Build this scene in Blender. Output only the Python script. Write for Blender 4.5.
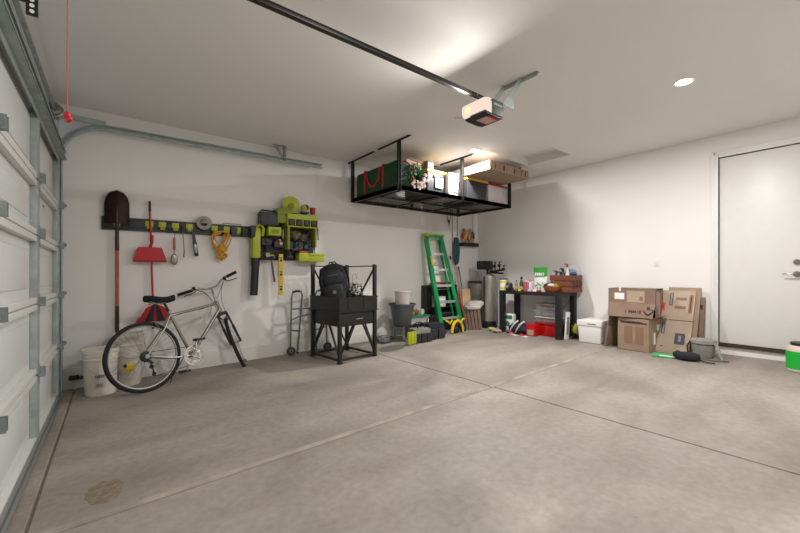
import bpy, bmesh, math, random
from mathutils import Vector, Matrix, Euler
random.seed(7)
PI = math.pi
C = bpy.context.scene.collection
for o in list(bpy.data.objects): bpy.data.objects.remove(o)
scn = bpy.context.scene

# ------------------------------------------------------------------ camera
YAW = .6603; EYE = 1.18
cam_d = bpy.data.cameras.new('camera'); cam = bpy.data.objects.new('camera', cam_d); C.objects.link(cam)
cam.location = (0, 0, EYE); cam.rotation_euler = (PI/2, 0, -YAW)
cam_d.sensor_width = 36; cam_d.lens = 369.64*36/800; cam_d.shift_y = 5.53/800; cam_d.clip_start = .02
scn.camera = cam

# ------------------------------------------------------------------ world, exposure, lamps
w = bpy.data.worlds.new('world'); scn.world = w; w.use_nodes = True
w.node_tree.nodes['Background'].inputs[0].default_value = (.75, .85, 1, 1)
w.node_tree.nodes['Background'].inputs[1].default_value = .3
scn.view_settings.view_transform = 'Standard'; scn.view_settings.look = 'None'
scn.view_settings.gamma = 1; scn.view_settings.use_curve_mapping = False
scn.view_settings.exposure = 1.08
BULB_POWER = 3.5
def can_light(x, y, p):
    l = bpy.data.lights.new('downlight_lamp', 'AREA'); l.shape = 'DISK'; l.size = .11; l.energy = p
    l.color = (1, .985, .972); l.spread = PI
    o = bpy.data.objects.new('downlight_lamp', l); C.objects.link(o); o.location = (x, y, 2.955)
CANS = [(4.234, 1.105, 33), (4.215, 3.625, 36), (1.35, 1.0, 22)]  # the last one is an added, unseen lamp that lifts the foreground
for c_ in CANS: can_light(*c_)
l = bpy.data.lights.new('opener_lamp', 'AREA'); l.shape = 'RECTANGLE'; l.size = .09; l.size_y = .22; l.energy = BULB_POWER; l.color = (1, .955, .91)
o = bpy.data.objects.new('opener_lamp', l); C.objects.link(o); o.location = (2.43, 2.135, 2.585); o.rotation_euler = (0, PI/2, 0)

# ------------------------------------------------------------------ where things stand: room measures
YA, XB, H = 5.292, 6.229, 2.964            # wall_left plane, wall_back plane, ceiling height
XG, YD = -.56, -.62                        # wall_front plane, wall_right plane
J1, J2 = 2.986, 2.357                      # floor joints
def F(x, y): return .0222*x - .0121*y      # the slab falls towards the garage door
_s, _c = math.sin(YAW), math.cos(YAW)
def ray(px, py): k = (px-400)/369.64; return _s+k*_c, _c-k*_s, (272.03-py)/369.64
def A(px, py, Y=YA): a, b, z = ray(px, py); t = Y/b; return t*a, EYE+t*z           # (x, z) on a plane parallel to wall_left
def B(px, py, X=XB): a, b, z = ray(px, py); t = X/a; return t*b, EYE+t*z           # (y, z) on a plane parallel to wall_back

# ------------------------------------------------------------------ materials
def lin(h):
    r = []
    for i in (0, 2, 4):
        c = int(h[i:i+2], 16)/255
        r.append(c/12.92 if c <= .04045 else ((c+.055)/1.055)**2.4)
    return (*r, 1)
MATS = {}
def mat(name, hexc, rough=.55, metal=0, var=0, scale=8, bump=0, bscale=60, alpha=1, trans=0, coat=0, hex2=None, detail=4):
    if name in MATS: return MATS[name]
    m = bpy.data.materials.new(name); m.use_nodes = True; n = m.node_tree.nodes; L = m.node_tree.links
    b = n['Principled BSDF']; b.inputs['Roughness'].default_value = rough; b.inputs['Metallic'].default_value = metal
    b.inputs['Alpha'].default_value = alpha; b.inputs['Transmission Weight'].default_value = trans
    b.inputs['Coat Weight'].default_value = coat
    c = lin(hexc); b.inputs['Base Color'].default_value = c
    tc = n.new('ShaderNodeTexCoord')
    nz = n.new('ShaderNodeTexNoise'); nz.inputs['Scale'].default_value = scale; nz.inputs['Detail'].default_value = detail
    L.new(tc.outputs['Object'], nz.inputs['Vector'])
    cr = n.new('ShaderNodeValToRGB'); L.new(nz.outputs['Fac'], cr.inputs['Fac'])
    v = var if var else .012
    c2 = lin(hex2) if hex2 else tuple(min(1, q*(1-v)) for q in c[:3])+(1,)
    cr.color_ramp.elements[0].position = .35; cr.color_ramp.elements[1].position = .65
    cr.color_ramp.elements[0].color = c2; cr.color_ramp.elements[1].color = c if hex2 else tuple(min(1, q*(1+v)) for q in c[:3])+(1,)
    L.new(cr.outputs['Color'], b.inputs['Base Color'])
    if bump:
        n2 = n.new('ShaderNodeTexNoise'); n2.inputs['Scale'].default_value = bscale; n2.inputs['Detail'].default_value = 3
        L.new(tc.outputs['Object'], n2.inputs['Vector'])
        bp = n.new('ShaderNodeBump'); bp.inputs['Strength'].default_value = bump; bp.inputs['Distance'].default_value = .01
        L.new(n2.outputs['Fac'], bp.inputs['Height']); L.new(bp.outputs['Normal'], b.inputs['Normal'])
    MATS[name] = m; return m
def emis(name, hexc, power):
    m = bpy.data.materials.new(name); m.use_nodes = True; n = m.node_tree.nodes
    n.remove(n['Principled BSDF']); e = n.new('ShaderNodeEmission'); e.inputs[0].default_value = lin(hexc); e.inputs[1].default_value = power
    m.node_tree.links.new(e.outputs[0], n['Material Output'].inputs[0]); MATS[name] = m; return m
def concrete():
    m = bpy.data.materials.new('concrete'); m.use_nodes = True; n = m.node_tree.nodes; L = m.node_tree.links
    b = n['Principled BSDF']; tc = n.new('ShaderNodeTexCoord')
    def noise(s, d, dist=0, sc=(1, 1, 1)):
        mp = n.new('ShaderNodeMapping'); mp.inputs['Scale'].default_value = sc; L.new(tc.outputs['Object'], mp.inputs[0])
        z = n.new('ShaderNodeTexNoise'); z.inputs['Scale'].default_value = s; z.inputs['Detail'].default_value = d
        z.inputs['Distortion'].default_value = dist; L.new(mp.outputs[0], z.inputs['Vector']); return z.outputs['Fac']
    def ramp(fac, stops):
        r = n.new('ShaderNodeValToRGB'); L.new(fac, r.inputs[0]); e = r.color_ramp.elements
        e[0].position, e[0].color = stops[0][0], lin(stops[0][1]); e[1].position, e[1].color = stops[-1][0], lin(stops[-1][1])
        for p, c in stops[1:-1]: q = e.new(p); q.color = lin(c)
        return r.outputs[0]
    def mix(a, c, fac, mode='MULTIPLY'):
        x = n.new('ShaderNodeMix'); x.data_type = 'RGBA'; x.blend_type = mode; L.new(a, x.inputs['A']); L.new(c, x.inputs['B'])
        if isinstance(fac, (int, float)): x.inputs['Factor'].default_value = fac
        else: L.new(fac, x.inputs['Factor'])
        return x.outputs['Result']
    base = ramp(noise(.75, 6, .9), [(.3, '8c857c'), (.5, 'a0988f'), (.72, 'b3aba1')])
    streak = ramp(noise(1.6, 7, .5, (.45, 1.3, 1)), [(.30, 'd2cdc8'), (.5, 'f2f0ee'), (.70, 'ffffff')])
    c = mix(base, streak, .75)
    blot = ramp(noise(.5, 3, 1.6), [(.5, 'ffffff'), (.75, 'e2dcd6')])
    c = mix(c, blot, .6)
    grain = ramp(noise(24, 8), [(.3, 'e2e0dc'), (.7, 'ffffff')])
    c = mix(c, grain, .8)
    spot = ramp(noise(9, 3, 2), [(.70, 'ffffff'), (.79, 'c9c0b6')])
    c = mix(c, spot, .5)
    L.new(c, b.inputs['Base Color'])
    rr = n.new('ShaderNodeMapRange'); L.new(noise(1.3, 4), rr.inputs[0]); rr.inputs[3].default_value = .5; rr.inputs[4].default_value = .75
    L.new(rr.outputs[0], b.inputs['Roughness'])
    bp = n.new('ShaderNodeBump'); bp.inputs['Strength'].default_value = .12; bp.inputs['Distance'].default_value = .004
    L.new(noise(60, 6), bp.inputs['Height']); L.new(bp.outputs[0], b.inputs['Normal'])
    MATS['concrete'] = m; return m

m_wall = mat('white_wall_paint', 'e9e6e3', .7, 0, .012, 1.2, .08, 120)
m_ceil = mat('white_ceiling_paint', 'e6e4e1', .8, 0, .012, 1.0, .1, 110)
m_conc = concrete()
m_trim = mat('white_trim_paint', 'e2e0dc', .45)
m_doorw = mat('white_door_paint', 'dddbd7', .4)
m_gap = mat('gap_shade', '2c2a28', .8)
m_galv = mat('galvanised_steel', 'a7b1ae', .45, .35, .12, 14, .05, 40)
m_galvd = mat('weathered_galvanised_steel', '8b9592', .5, .35, .15, 12)
m_panel = mat('white_door_skin', 'd3d5d3', .5, 0, .03, 2)
m_rail = mat('white_painted_steel', 'dcdbd6', .4)
m_chrome = mat('chrome', 'c9c9c6', .2, 1)
m_alu = mat('brushed_aluminium', 'b3b5b4', .32, .9)
m_nick = mat('satin_nickel', '8f8a82', .3, .9)
m_black = mat('black_powder_coat', '1b1b1a', .5, 0, .1)
m_blackm = mat('black_painted_steel', '23211f', .45, .2, .1)
m_bplast = mat('black_plastic', '1d1d1e', .42)
m_gplast = mat('charcoal_plastic', '35363a', .5)
m_rubber = mat('black_rubber', '171615', .8)
m_lime = mat('lime_plastic', 'aab51c', .4, 0, .05)
m_limed = mat('dull_lime_plastic', '7f8a1e', .5)
m_red = mat('red_plastic', 'b8121a', .4)
m_redd = mat('deep_red_fabric', 'a8121a', .7)
m_orange = mat('orange_wood', 'a85a34', .5, 0, .15, 10)
m_brown = mat('dark_brown_metal', '3b2620', .45, .2, .2, 12)
m_yel = mat('yellow_plastic', 'dfb820', .4)
m_gold = mat('golden_cord_sheath', 'd39a2c', .6)
m_white = mat('white_plastic', 'e4e2de', .45)
m_offw = mat('off_white_plastic', 'd8d2c6', .5, 0, .04, 5)
m_grey = mat('grey_plastic', '6c6d6c', .5)
m_dgrey = mat('dark_grey_plastic', '4b4c4d', .5)
m_bgrey = mat('warm_grey_plastic', '8b8782', .5)
m_card = mat('corrugated_cardboard', '98816d', .85, 0, .07, 6, .05, 30)
m_cardd = mat('dark_cardboard', '856c5d', .85, 0, .08, 6)
m_cardl = mat('pale_cardboard', 'ab9784', .85, 0, .06, 6)
m_print = mat('dark_print', '3a2c26', .8)
m_printb = mat('faded_brown_print', '8a6b54', .85)
m_slate = mat('slate_label', '454a50', .7)
m_redp = mat('red_print', 'c65a4a', .8)
m_paper = mat('white_paper', 'e8e8e4', .7)
m_green = mat('ladder_green_fibreglass', '109455', .4, 0, .06)
m_fgreen = mat('forest_green_fabric', '0f4424', .75, 0, .15, 14, .15, 40)
m_leaf = mat('green_leaves', '3f6b3a', .7, 0, .25, 20)
m_leafl = mat('pale_green_leaves', '8b9a5e', .7, 0, .2, 20)
m_blue = mat('blue_plastic', '1a4a92', .5)
m_teal = mat('teal_cord', '2f5a60', .7, 0, .2, 40)
m_wood = mat('pine_wood', 'c29f74', .6, 0, .1, 4)
m_woodb = mat('brown_wood', '6d5344', .65, 0, .2, 8)
m_crate = mat('red_brown_wood', '6e3a26', .6, 0, .18, 9)
m_terra = mat('terracotta', 'b06238', .6, 0, .1)
m_fabg = mat('grey_fabric', '8b8982', .85, 0, .1, 20, .1, 60)
m_fabb = mat('black_fabric', '1a1b20', .85, 0, .25, 18, .25, 40)
m_fabbl = mat('charcoal_fabric', '27282c', .8, 0, .25, 18, .2, 40)
m_cloth = mat('pale_cloth', 'cfc8c4', .85, 0, .08, 10, .3, 20)
m_clear = mat('clear_plastic', 'b9bcbd', .15, 0, 0, 8, alpha=.35)
m_clearr = mat('clear_red_plastic', 'b0080e', .2, 0, .08, 8, alpha=.92)
m_pot = mat('painted_bike_frame', '94938a', .28, .8, .06)
m_rim = mat('grey_alloy_rim', '8e8e8b', .35, .8)
m_walk = mat('grey_walker_tube', '7c7f80', .4, .6)
m_joint = mat('dirty_control_joint', '4f463c', .9, 0, .2, 9)
m_joint3 = mat('pale_worn_joint_edge', '968d82', .8, 0, .2, 5)
m_joint2 = mat('worn_tooled_joint', '76695b', .9, 0, .15, 9)

# ------------------------------------------------------------------ mesh building
def frame_to(d):
    d = Vector(d).normalized(); up = Vector((0, 0, 1)) if abs(d.z) < .95 else Vector((1, 0, 0))
    x = up.cross(d).normalized(); y = d.cross(x); return x, y, d
class MB:
    def __init__(s): s.bm = bmesh.new()
    def box(s, c, d, rot=None, bev=0, taper=None):
        v = []
        M = Matrix.Translation(Vector(c)) @ (Euler(rot).to_matrix().to_4x4() if rot is not None else Matrix())
        for i in (-1, 1):
            for j in (-1, 1):
                for k in (-1, 1):
                    tx, ty = (taper if (taper and k == -1) else (1, 1))
                    v.append(s.bm.verts.new(M @ Vector((i*d[0]/2*tx, j*d[1]/2*ty, k*d[2]/2))))
        fs = [(0, 1, 3, 2), (4, 6, 7, 5), (0, 4, 5, 1), (2, 3, 7, 6), (0, 2, 6, 4), (1, 5, 7, 3)]
        f = [s.bm.faces.new([v[q] for q in t]) for t in fs]
        if bev:
            e = list({ed for fc in f for ed in fc.edges})
            bmesh.ops.bevel(s.bm, geom=e, offset=bev, segments=2, affect='EDGES', profile=.6)
        return s
    def bx(s, x0, x1, y0, y1, z0, z1, bev=0): return s.box(((x0+x1)/2, (y0+y1)/2, (z0+z1)/2), (abs(x1-x0), abs(y1-y0), abs(z1-z0)), bev=bev)
    def bar(s, p, q, wd, h, up=None, bev=0):
        p, q = Vector(p), Vector(q); d = q-p; L = d.length; z = d.normalized()
        u = Vector(up) if up else (Vector((0, 0, 1)) if abs(z.z) < .95 else Vector((0, 1, 0)))
        x = u.cross(z).normalized(); y = z.cross(x)
        M = Matrix(((x.x, y.x, z.x), (x.y, y.y, z.y), (x.z, y.z, z.z))).to_4x4()
        return s.box((p+q)/2, (wd, h, L), M.to_euler(), bev)
    def ring(s, c, x, y, r, n, ry=None):
        ry = r if ry is None else ry
        return [s.bm.verts.new(c+x*r*math.cos(2*PI*i/n)+y*ry*math.sin(2*PI*i/n)) for i in range(n)]
    def skin(s, a, b):
        n = len(a)
        for i in range(n):
            try: s.bm.faces.new((a[i], a[(i+1) % n], b[(i+1) % n], b[i]))
            except ValueError: pass
    def cyl(s, p, q, r, r2=None, n=12, caps=True):
        p, q = Vector(p), Vector(q); x, y, _ = frame_to(q-p); r2 = r if r2 is None else r2
        a = s.ring(p, x, y, r, n); b = s.ring(q, x, y, r2, n); s.skin(a, b)
        if caps: s.bm.faces.new(a[::-1]); s.bm.faces.new(b)
        return s
    def tube(s, pts, r, n=8, closed=False, flat=1):
        P_ = [Vector(p) for p in pts]; m = len(P_); rings = []; px = None
        for i in range(m):
            if closed: d = P_[(i+1) % m]-P_[i-1]
            else: d = P_[min(i+1, m-1)]-P_[max(i-1, 0)]
            if d.length < 1e-7: d = Vector((0, 0, 1))
            d.normalize()
            if px is None: x, y, _ = frame_to(d)
            else:
                x = (px-d*px.dot(d)); x = x.normalized() if x.length > 1e-5 else frame_to(d)[0]; y = d.cross(x)
            px = x; rr = r[i] if isinstance(r, (list, tuple)) else r
            rings.append(s.ring(P_[i], x, y, rr, n, rr*flat))
        for i in range(m-1): s.skin(rings[i], rings[i+1])
        if closed: s.skin(rings[-1], rings[0])
        else: s.bm.faces.new(rings[0][::-1]); s.bm.faces.new(rings[-1])
        return s
    def lathe(s, prof, o=(0, 0, 0), axis=(0, 0, 1), n=28, sx=1, sy=1):
        o = Vector(o); x, y, d = frame_to(axis)
        if abs(d.z) > .99: x, y = Vector((1, 0, 0)), Vector((0, 1, 0))*(1 if d.z > 0 else -1)
        prev = None
        for r, h in prof:
            if r < 1e-5: cur = [s.bm.verts.new(o+d*h)]
            else: cur = [s.bm.verts.new(o+d*h+x*r*sx*math.cos(2*PI*i/n)+y*r*sy*math.sin(2*PI*i/n)) for i in range(n)]
            if prev:
                if len(prev) == 1 and len(cur) > 1:
                    for i in range(n): s.bm.faces.new((prev[0], cur[(i+1) % n], cur[i]))
                elif len(cur) == 1 and len(prev) > 1:
                    for i in range(n): s.bm.faces.new((prev[i], prev[(i+1) % n], cur[0]))
                elif len(cur) > 1: s.skin(prev, cur)
            prev = cur
        return s
    def prism(s, pts, o, u, v, w_):
        o, u, v, w_ = map(Vector, (o, u, v, w_))
        a = [s.bm.verts.new(o+u*p[0]+v*p[1]) for p in pts]; b = [s.bm.verts.new(o+u*p[0]+v*p[1]+w_) for p in pts]
        s.bm.faces.new(a[::-1]); s.bm.faces.new(b); s.skin(a, b); return s
    def blob(s, c, r, sc=(1, 1, 1), n=14, m=9, jit=0, seed=0, sq=1):
        rnd = random.Random(seed); c = Vector(c); rings = []
        for j in range(m+1):
            t = PI*j/m; row = []
            for i in range(n):
                if j in (0, m) and i: row.append(row[0]); continue
                p = 2*PI*i/n; e = lambda q: math.copysign(abs(q)**sq, q)
                k = r*(1+rnd.uniform(-jit, jit))
                row.append(s.bm.verts.new(c+Vector((e(math.sin(t))*e(math.cos(p))*sc[0], e(math.sin(t))*e(math.sin(p))*sc[1], e(math.cos(t))*sc[2]))*k))
            rings.append(row)
        for j in range(m):
            for i in range(n):
                q = [rings[j][i], rings[j+1][i], rings[j+1][(i+1) % n], rings[j][(i+1) % n]]
                u = []
                for v_ in q:
                    if v_ not in u: u.append(v_)
                if len(u) > 2:
                    try: s.bm.faces.new(u)
                    except ValueError: pass
        return s
    def quad(s, a, b, c, d): s.bm.faces.new([s.bm.verts.new(Vector(p)) for p in (a, b, c, d)]); return s
    def build(s, name, m, parent=None, smooth=True, angle=35):
        bmesh.ops.recalc_face_normals(s.bm, faces=s.bm.faces)
        me = bpy.data.meshes.new(name); s.bm.to_mesh(me); s.bm.free()
        me.materials.append(m)
        if smooth:
            for p in me.polygons: p.use_smooth = True
            me.set_sharp_from_angle(angle=math.radians(angle))
        ob = bpy.data.objects.new(name, me); C.objects.link(ob)
        if parent: ob.parent = parent
        return ob
def T(name, label, cat, loc, rz=0, group=None, rot=None):
    o = bpy.data.objects.new(name, None); C.objects.link(o); o.empty_display_size = .1
    o.location = loc; o.rotation_euler = rot if rot is not None else (0, 0, rz)
    o['label'] = label; o['category'] = cat
    if group: o['group'] = group
    return o
def tag(o, label, cat, group=None, loc=None, rz=0):
    o['label'] = label; o['category'] = cat
    if group: o['group'] = group
    if loc: o.location = loc; o.rotation_euler = (0, 0, rz)
    return o
def S(o): o['kind'] = 'structure'; return o
def lab(o, t): o['label'] = t; return o
def text(body, size, m, parent, loc, face, name='lettering', ex=.0012, sx=1, roll=0, bold=0):
    # face: direction the writing faces ('-x', '-y')
    cu = bpy.data.curves.new(name, 'FONT'); cu.body = body; cu.size = size; cu.extrude = ex; cu.offset = bold
    cu.align_x = 'CENTER'; cu.align_y = 'CENTER'
    tmp = bpy.data.objects.new(name, cu); C.objects.link(tmp)
    dg = bpy.context.evaluated_depsgraph_get(); me = bpy.data.meshes.new_from_object(tmp.evaluated_get(dg))
    bpy.data.objects.remove(tmp)
    me.materials.clear(); me.materials.append(m)
    ob = bpy.data.objects.new(name, me); C.objects.link(ob); ob.parent = parent; ob.location = loc
    R = {'-x': Euler((PI/2, 0, -PI/2)), '-y': Euler((PI/2, 0, 0)), '+x': Euler((PI/2, 0, PI/2))}[face].to_matrix()
    ob.rotation_euler = (R @ Matrix.Rotation(roll, 3, 'Z')).to_euler(); ob.scale = (sx, 1, 1)
    return ob
def dup(root, **kw):
    r = root.copy(); C.objects.link(r)
    for k, v in kw.items():
        if k in ('loc',): r.location = v
        elif k == 'rz': r.rotation_euler = (0, 0, v)
        else: r[k] = v
    for ch in list(root.children):
        c = ch.copy(); C.objects.link(c); c.parent = r
        for g in ch.children: d = g.copy(); C.objects.link(d); d.parent = c
    return r

# ================================================================== THE ROOM
def floor():
    b = bmesh.new()
    def axis(lo, hi, js, step):
        v = set(); x = lo
        while x < hi: v.add(round(x, 4)); x += step
        v.add(hi)
        for j, ww in js:
            v = {q for q in v if abs(q-j) > ww*2.2}
            for d in (-ww, -ww*.45, 0, ww*.45, ww): v.add(round(j+d, 5))
        return sorted(v)
    xs = axis(XG-.1, XB+.1, [(J1, .008), (-.325, .013)], .5)
    ys = axis(YD-.1, YA+.1, [(J2, .032)], .5)
    def g(v, j, ww, dp): d = abs(v-j)/ww; return -dp*(1 if d < .5 else (0 if d > .9 else .6)) if d < .9 else 0
    V = {}
    for i, x in enumerate(xs):
        for k, y in enumerate(ys):
            V[i, k] = b.verts.new((x, y, F(x, y)+min(g(x, J1, .008, .018), g(y, J2, .032, .012), g(x, -.325, .013, .010))))
    for i in range(len(xs)-1):
        for k in range(len(ys)-1): b.faces.new((V[i, k], V[i+1, k], V[i+1, k+1], V[i, k+1]))
    me = bpy.data.meshes.new('floor'); b.to_mesh(me); b.free(); me.materials.append(m_conc); me.materials.append(m_joint); me.materials.append(m_joint2); me.materials.append(m_joint3)
    for p in me.polygons:
        c = p.center
        if abs(c.x-J1) < .008*.5 or abs(c.x+.325) < .013*.5: p.material_index = 2
        elif abs(c.y-J2+.007) < .008: p.material_index = 2
        elif abs(c.y-J2) < .032*.8: p.material_index = 3
    o = bpy.data.objects.new('floor', me); C.objects.link(o); return S(o)
floor()
HX0, HX1, HY0, HY1 = 4.98, 5.48, 2.84, 3.57
cl_ = MB().bx(XG-.1, HX0, YD-.1, YA+.1, H, H+.14).bx(HX1, XB+.1, YD-.1, YA+.1, H, H+.14).bx(HX0, HX1, YD-.1, HY0, H, H+.14).bx(HX0, HX1, HY1, YA+.1, H, H+.14)
S(cl_.build('ceiling', m_ceil))
S(MB().bx(XG-.1, XB+.12, YA, YA+.12, -.3, H).build('wall_left', m_wall))
S(MB().bx(XG-.1, XB+.12, YD-.12, YD, -.3, H).build('wall_right', m_wall))
DY0, DY1, DZ0, DZ1 = .34, 1.253, .256, 2.66
wb = MB().bx(XB, XB+.12, DY1+.02, YA, -.3, H); wb.bx(XB, XB+.12, YD, DY0-.02, -.3, H)
wb.bx(XB, XB+.12, DY0-.02, DY1+.02, -.3, DZ0-.035); wb.bx(XB, XB+.12, DY0-.02, DY1+.02, DZ1+.02, H); S(wb.build('wall_back', m_wall))
wf = MB().bx(XG-.12, XG, YD, YA, 2.47, H); wf.bx(XG-.12, XG, 5.12, YA, -.3, 2.47); wf.bx(XG-.12, XG, YD, -.5, -.3, 2.47)
S(wf.build('wall_front', m_wall))
S(MB().bx(XG, XB, YA-.014, YA, -.2, .155, .004).build('baseboard_left', m_trim))
st = mat('aged_stain', '8a7a66', .8, 0, .3, 30, hex2='6d6152')
def stain():
    o = MB(); rnd = random.Random(3)
    pts = []
    for i in range(26):
        t = 2*PI*i/26; r = 1+rnd.uniform(-.12, .12)
        pts.append((-.035+.085*r*math.cos(t), 2.62+.13*r*math.sin(t)))
    o.prism(pts, (0, 0, .0003), (1, 0, .0222), (0, 1, -.0121), (0, 0, .0012)); x = o.build('paint_stain', st)
    tag(x, 'brown worn stain patch on the concrete floor near the garage door', 'stain')
stain()

# house door
d1 = bpy.data.objects.new('door_1', None); C.objects.link(d1); d1.location = (XB, DY1, DZ0); S(d1)
def D(mb, nm, m): return mb.build(nm, m, d1)
w_, h_ = DY1-DY0, DZ1-DZ0
D(MB().bx(.012, .055, -w_+.004, -.004, .012, h_-.004, .002), 'door_leaf', m_doorw)
cs = MB()
for (y0, y1, z0, z1) in ((.0, .085, -.10, h_+.085), (-w_-.085, -w_, -.10, h_+.085), (-w_, 0, h_, h_+.085)):
    cs.bx(-.018, 0.0, y0+(.006 if y0 == 0 else 0), y1, z0+(.006 if z0 == h_ else 0), z1, .003)
    cs.bx(-.026, -.018, y0+.035 if y1-y0 < .2 else y0-.05, y1-.006 if y1-y0 < .2 else y1+.05, z0+(.04 if z0 == h_ else 0), z1-.006, .003)
D(cs, 'door_frame', m_trim)
D(MB().bx(.056, .12, -w_-.01, .01, -.01, h_+.01), 'gap_backing', m_gap)  # dark sheet behind the leaf; its colour stands in for shade in the gap
D(MB().bx(-.03, .05, -w_, 0, -.034, -.012, .003).bx(-.004, .012, -w_, 0, -.012, .012), 'threshold', mat('bronze_threshold', '4a4038', .5, .5))
hy = B(797, 273)[0]-DY1; hz = B(797, 274)[1]-DZ0
hd = MB().cyl((.012, hy, hz), (-.002, hy, hz), .033, n=24); hd.cyl((-.002, hy, hz), (-.052, hy, hz), .012)
hd.tube([(-.052, hy, hz), (-.056, hy+.03, hz+.002), (-.055, hy+.08, hz+.004), (-.048, hy+.115, hz-.002)], [.010, .011, .009, .007], 10, flat=.8)
D(hd, 'door_handle', m_nick)
D(MB().cyl((.012, hy, hz+.14), (-.004, hy, hz+.14), .031, n=24).cyl((-.004, hy, hz+.14), (-.018, hy, hz+.14), .022, n=20), 'deadbolt', m_nick)

# garage door
gd = bpy.data.objects.new('door_2', None); C.objects.link(gd); gd.location = (-.425, 0, 0); gd.rotation_euler = (-.0121, 0, 0); S(gd)
JZ = [-.005, .485, .995, 1.49, 1.895, 2.45]; GY0, GY1 = -.35, 5.06
STY = [5.0, 3.72, 2.48, 1.24, 0.0, -.30]
for i in range(5):
    z0, z1 = JZ[i]+.004, JZ[i+1]-.004
    pn = MB().bx(-.055, -.045, GY0, GY1, z0, z1)
    # pressed recesses of each section
    for j in range(4):
        ya, yb = STY[j+1]+.14, STY[j]-.14
        if yb-ya > .3: pn.bx(-.047, -.040, ya, yb, z0+.11, z1-.11, .006)
    pn.build('panel', m_panel, gd)
    pr = MB().bx(-.045, -.008, GY0, GY1, z1-.042, z1, .003).bx(-.045, -.008, GY0, GY1, z0, z0+.042, .003)
    pr.build('section_rail', m_rail, gd)
    for k, y in enumerate(STY):
        wd = .09 if k in (0, 5) else .075
        o_ = MB().bx(-.044, -.004, y-wd/2, y+wd/2, z0+.0, z1-.0, .003)
        o_.bx(-.004, .0, y-wd/2, y-wd/2+.012, z0, z1).bx(-.004, .0, y+wd/2-.012, y+wd/2, z0, z1)
        o_.build('stile', m_galv, gd)
for i in range(1, 5):
    for k, y in enumerate(STY[:5]):
        h = MB().bx(-.004, .003, y-.035, y+.035, JZ[i]-.075, JZ[i]-.012, .002).bx(-.004, .003, y-.035, y+.035, JZ[i]+.012, JZ[i]+.075, .002)
        h.cyl((.010, y-.04, JZ[i]), (.010, y+.04, JZ[i]), .010, n=10)
        h.bx(0, .035, y-.022, y-.018, JZ[i]-.02, JZ[i]+.05).bx(0, .035, y+.018, y+.022, JZ[i]-.02, JZ[i]+.05)
        h.build('hinge', m_galvd, gd)
        if k == 0:
            r = MB().cyl((.028, y+.02, JZ[i]+.03), (.028, y+.115, JZ[i]+.03), .006, n=8).cyl((.028, y+.095, JZ[i]+.03), (.028, y+.115, JZ[i]+.03), .022, n=14)
            r.build('roller', m_galvd, gd)
sb = MB().bx(.0, .05, GY0, GY1, 2.385, 2.39).bx(.0, .05, GY0, GY1, 2.46, 2.465).bx(-.004, .0, GY0, GY1, 2.34, 2.50).bx(.046, .05, GY0, GY1, 2.385, 2.405).bx(.046, .05, GY0, GY1, 2.445, 2.465)
sb.build('strut', m_galv, gd)
sl = MB()
for y0_, y1_ in ((GY0, GY1),):
    sl.bx(-.05, .014, y0_, y1_, .0, .028, .003).bx(.014, .034, y0_, y1_, .004, .012, .002)
sl.build('bottom_rail', m_alu, gd)
MB().bx(-.05, .012, GY0, GY1, -.012, .0, .003).build('weather_seal', m_rubber, gd)
lab(MB().bx(-.0445, -.0435, 4.30, 4.38, 1.70, 1.80).build('warning_sticker', m_slate, gd), 'small grey warning sticker')
# tracks
def track(y, label):
    t = T('door_track', label, 'track', (-.44, y, F(-.44, y)))
    zb = -t.location.z
    zt = 2.745
    pts = [(0, 0, .0), (0, 0, 2.25+zb)]
    R_ = .40
    for i in range(1, 11):
        a = PI/2*i/10; pts.append((R_-R_*math.cos(a), 0, zt-R_+R_*math.sin(a)+zb))
    pts.append((2.94, 0, zt+.03+zb))
    def sweep(mb, off_in, off_out, y0, y1):
        prev = None
        for i, p in enumerate(pts):
            p = Vector(p)
            d = (Vector(pts[min(i+1, len(pts)-1)])-Vector(pts[max(i-1, 0)])).normalized(); nrm = Vector((d.z, 0, -d.x))
            q = [mb.bm.verts.new(p+nrm*off_in+Vector((0, y0, 0))), mb.bm.verts.new(p+nrm*off_out+Vector((0, y0, 0))),
                 mb.bm.verts.new(p+nrm*off_out+Vector((0, y1, 0))), mb.bm.verts.new(p+nrm*off_in+Vector((0, y1, 0)))]
            if prev: mb.skin(prev, q)
            else: mb.bm.faces.new(q[::-1])
            prev = q
        mb.bm.faces.new(prev)
    m_ = MB()
    sweep(m_, .026, .030, -.018, .020); sweep(m_, -.030, -.026, -.018, .020); sweep(m_, -.030, .030, .020, .024)
    sweep(m_, -.030, -.018, -.022, -.018); sweep(m_, .018, .030, -.022, -.018)
    m_.build('rail', m_galv, t)
    a = MB().bx(-.06, -.035, .026, .030, .02, 2.5).bx(-.085, -.06, -.01, .030, .02, 2.5)
    a.build('jamb_angle', m_galvd, t)
    for z in (.25, .85, 1.35, 1.95, 2.3):
        MB().bx(-.08, .03, .024, .029, z-.03, z+.03).bx(-.08, -.075, -.03, .03, z-.03, z+.03).cyl((-.0, .02, z), (-.0, .036, z), .01, n=6).build('bracket', m_galvd, t)
    MB().bar((-.06, .01, 2.80+zb), (.38, .01, 2.79+zb), .03, .05).build('horizontal_angle', m_galv, t)
    # rear hanger
    hx = 2.36
    hg = MB().bar((hx-.13, .01, H-.002+zb), (hx-.03, .01, zt+.05+zb), .04, .006, up=(0, 1, 0)).bar((hx, .01, H-.002+zb), (hx, .01, zt+.02+zb), .035, .035)
    hg.bx(hx-.16, hx+.03, -.015, .03, H-.007+zb, H-.002+zb).cyl((hx, -.03, zt+.03+zb), (hx, .04, zt+.03+zb), .012, n=8)
    hg.build('hanger', m_galvd, t)
    return t
track(5.135, 'galvanised curved garage door track running along the wall above the tool rail')
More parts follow.
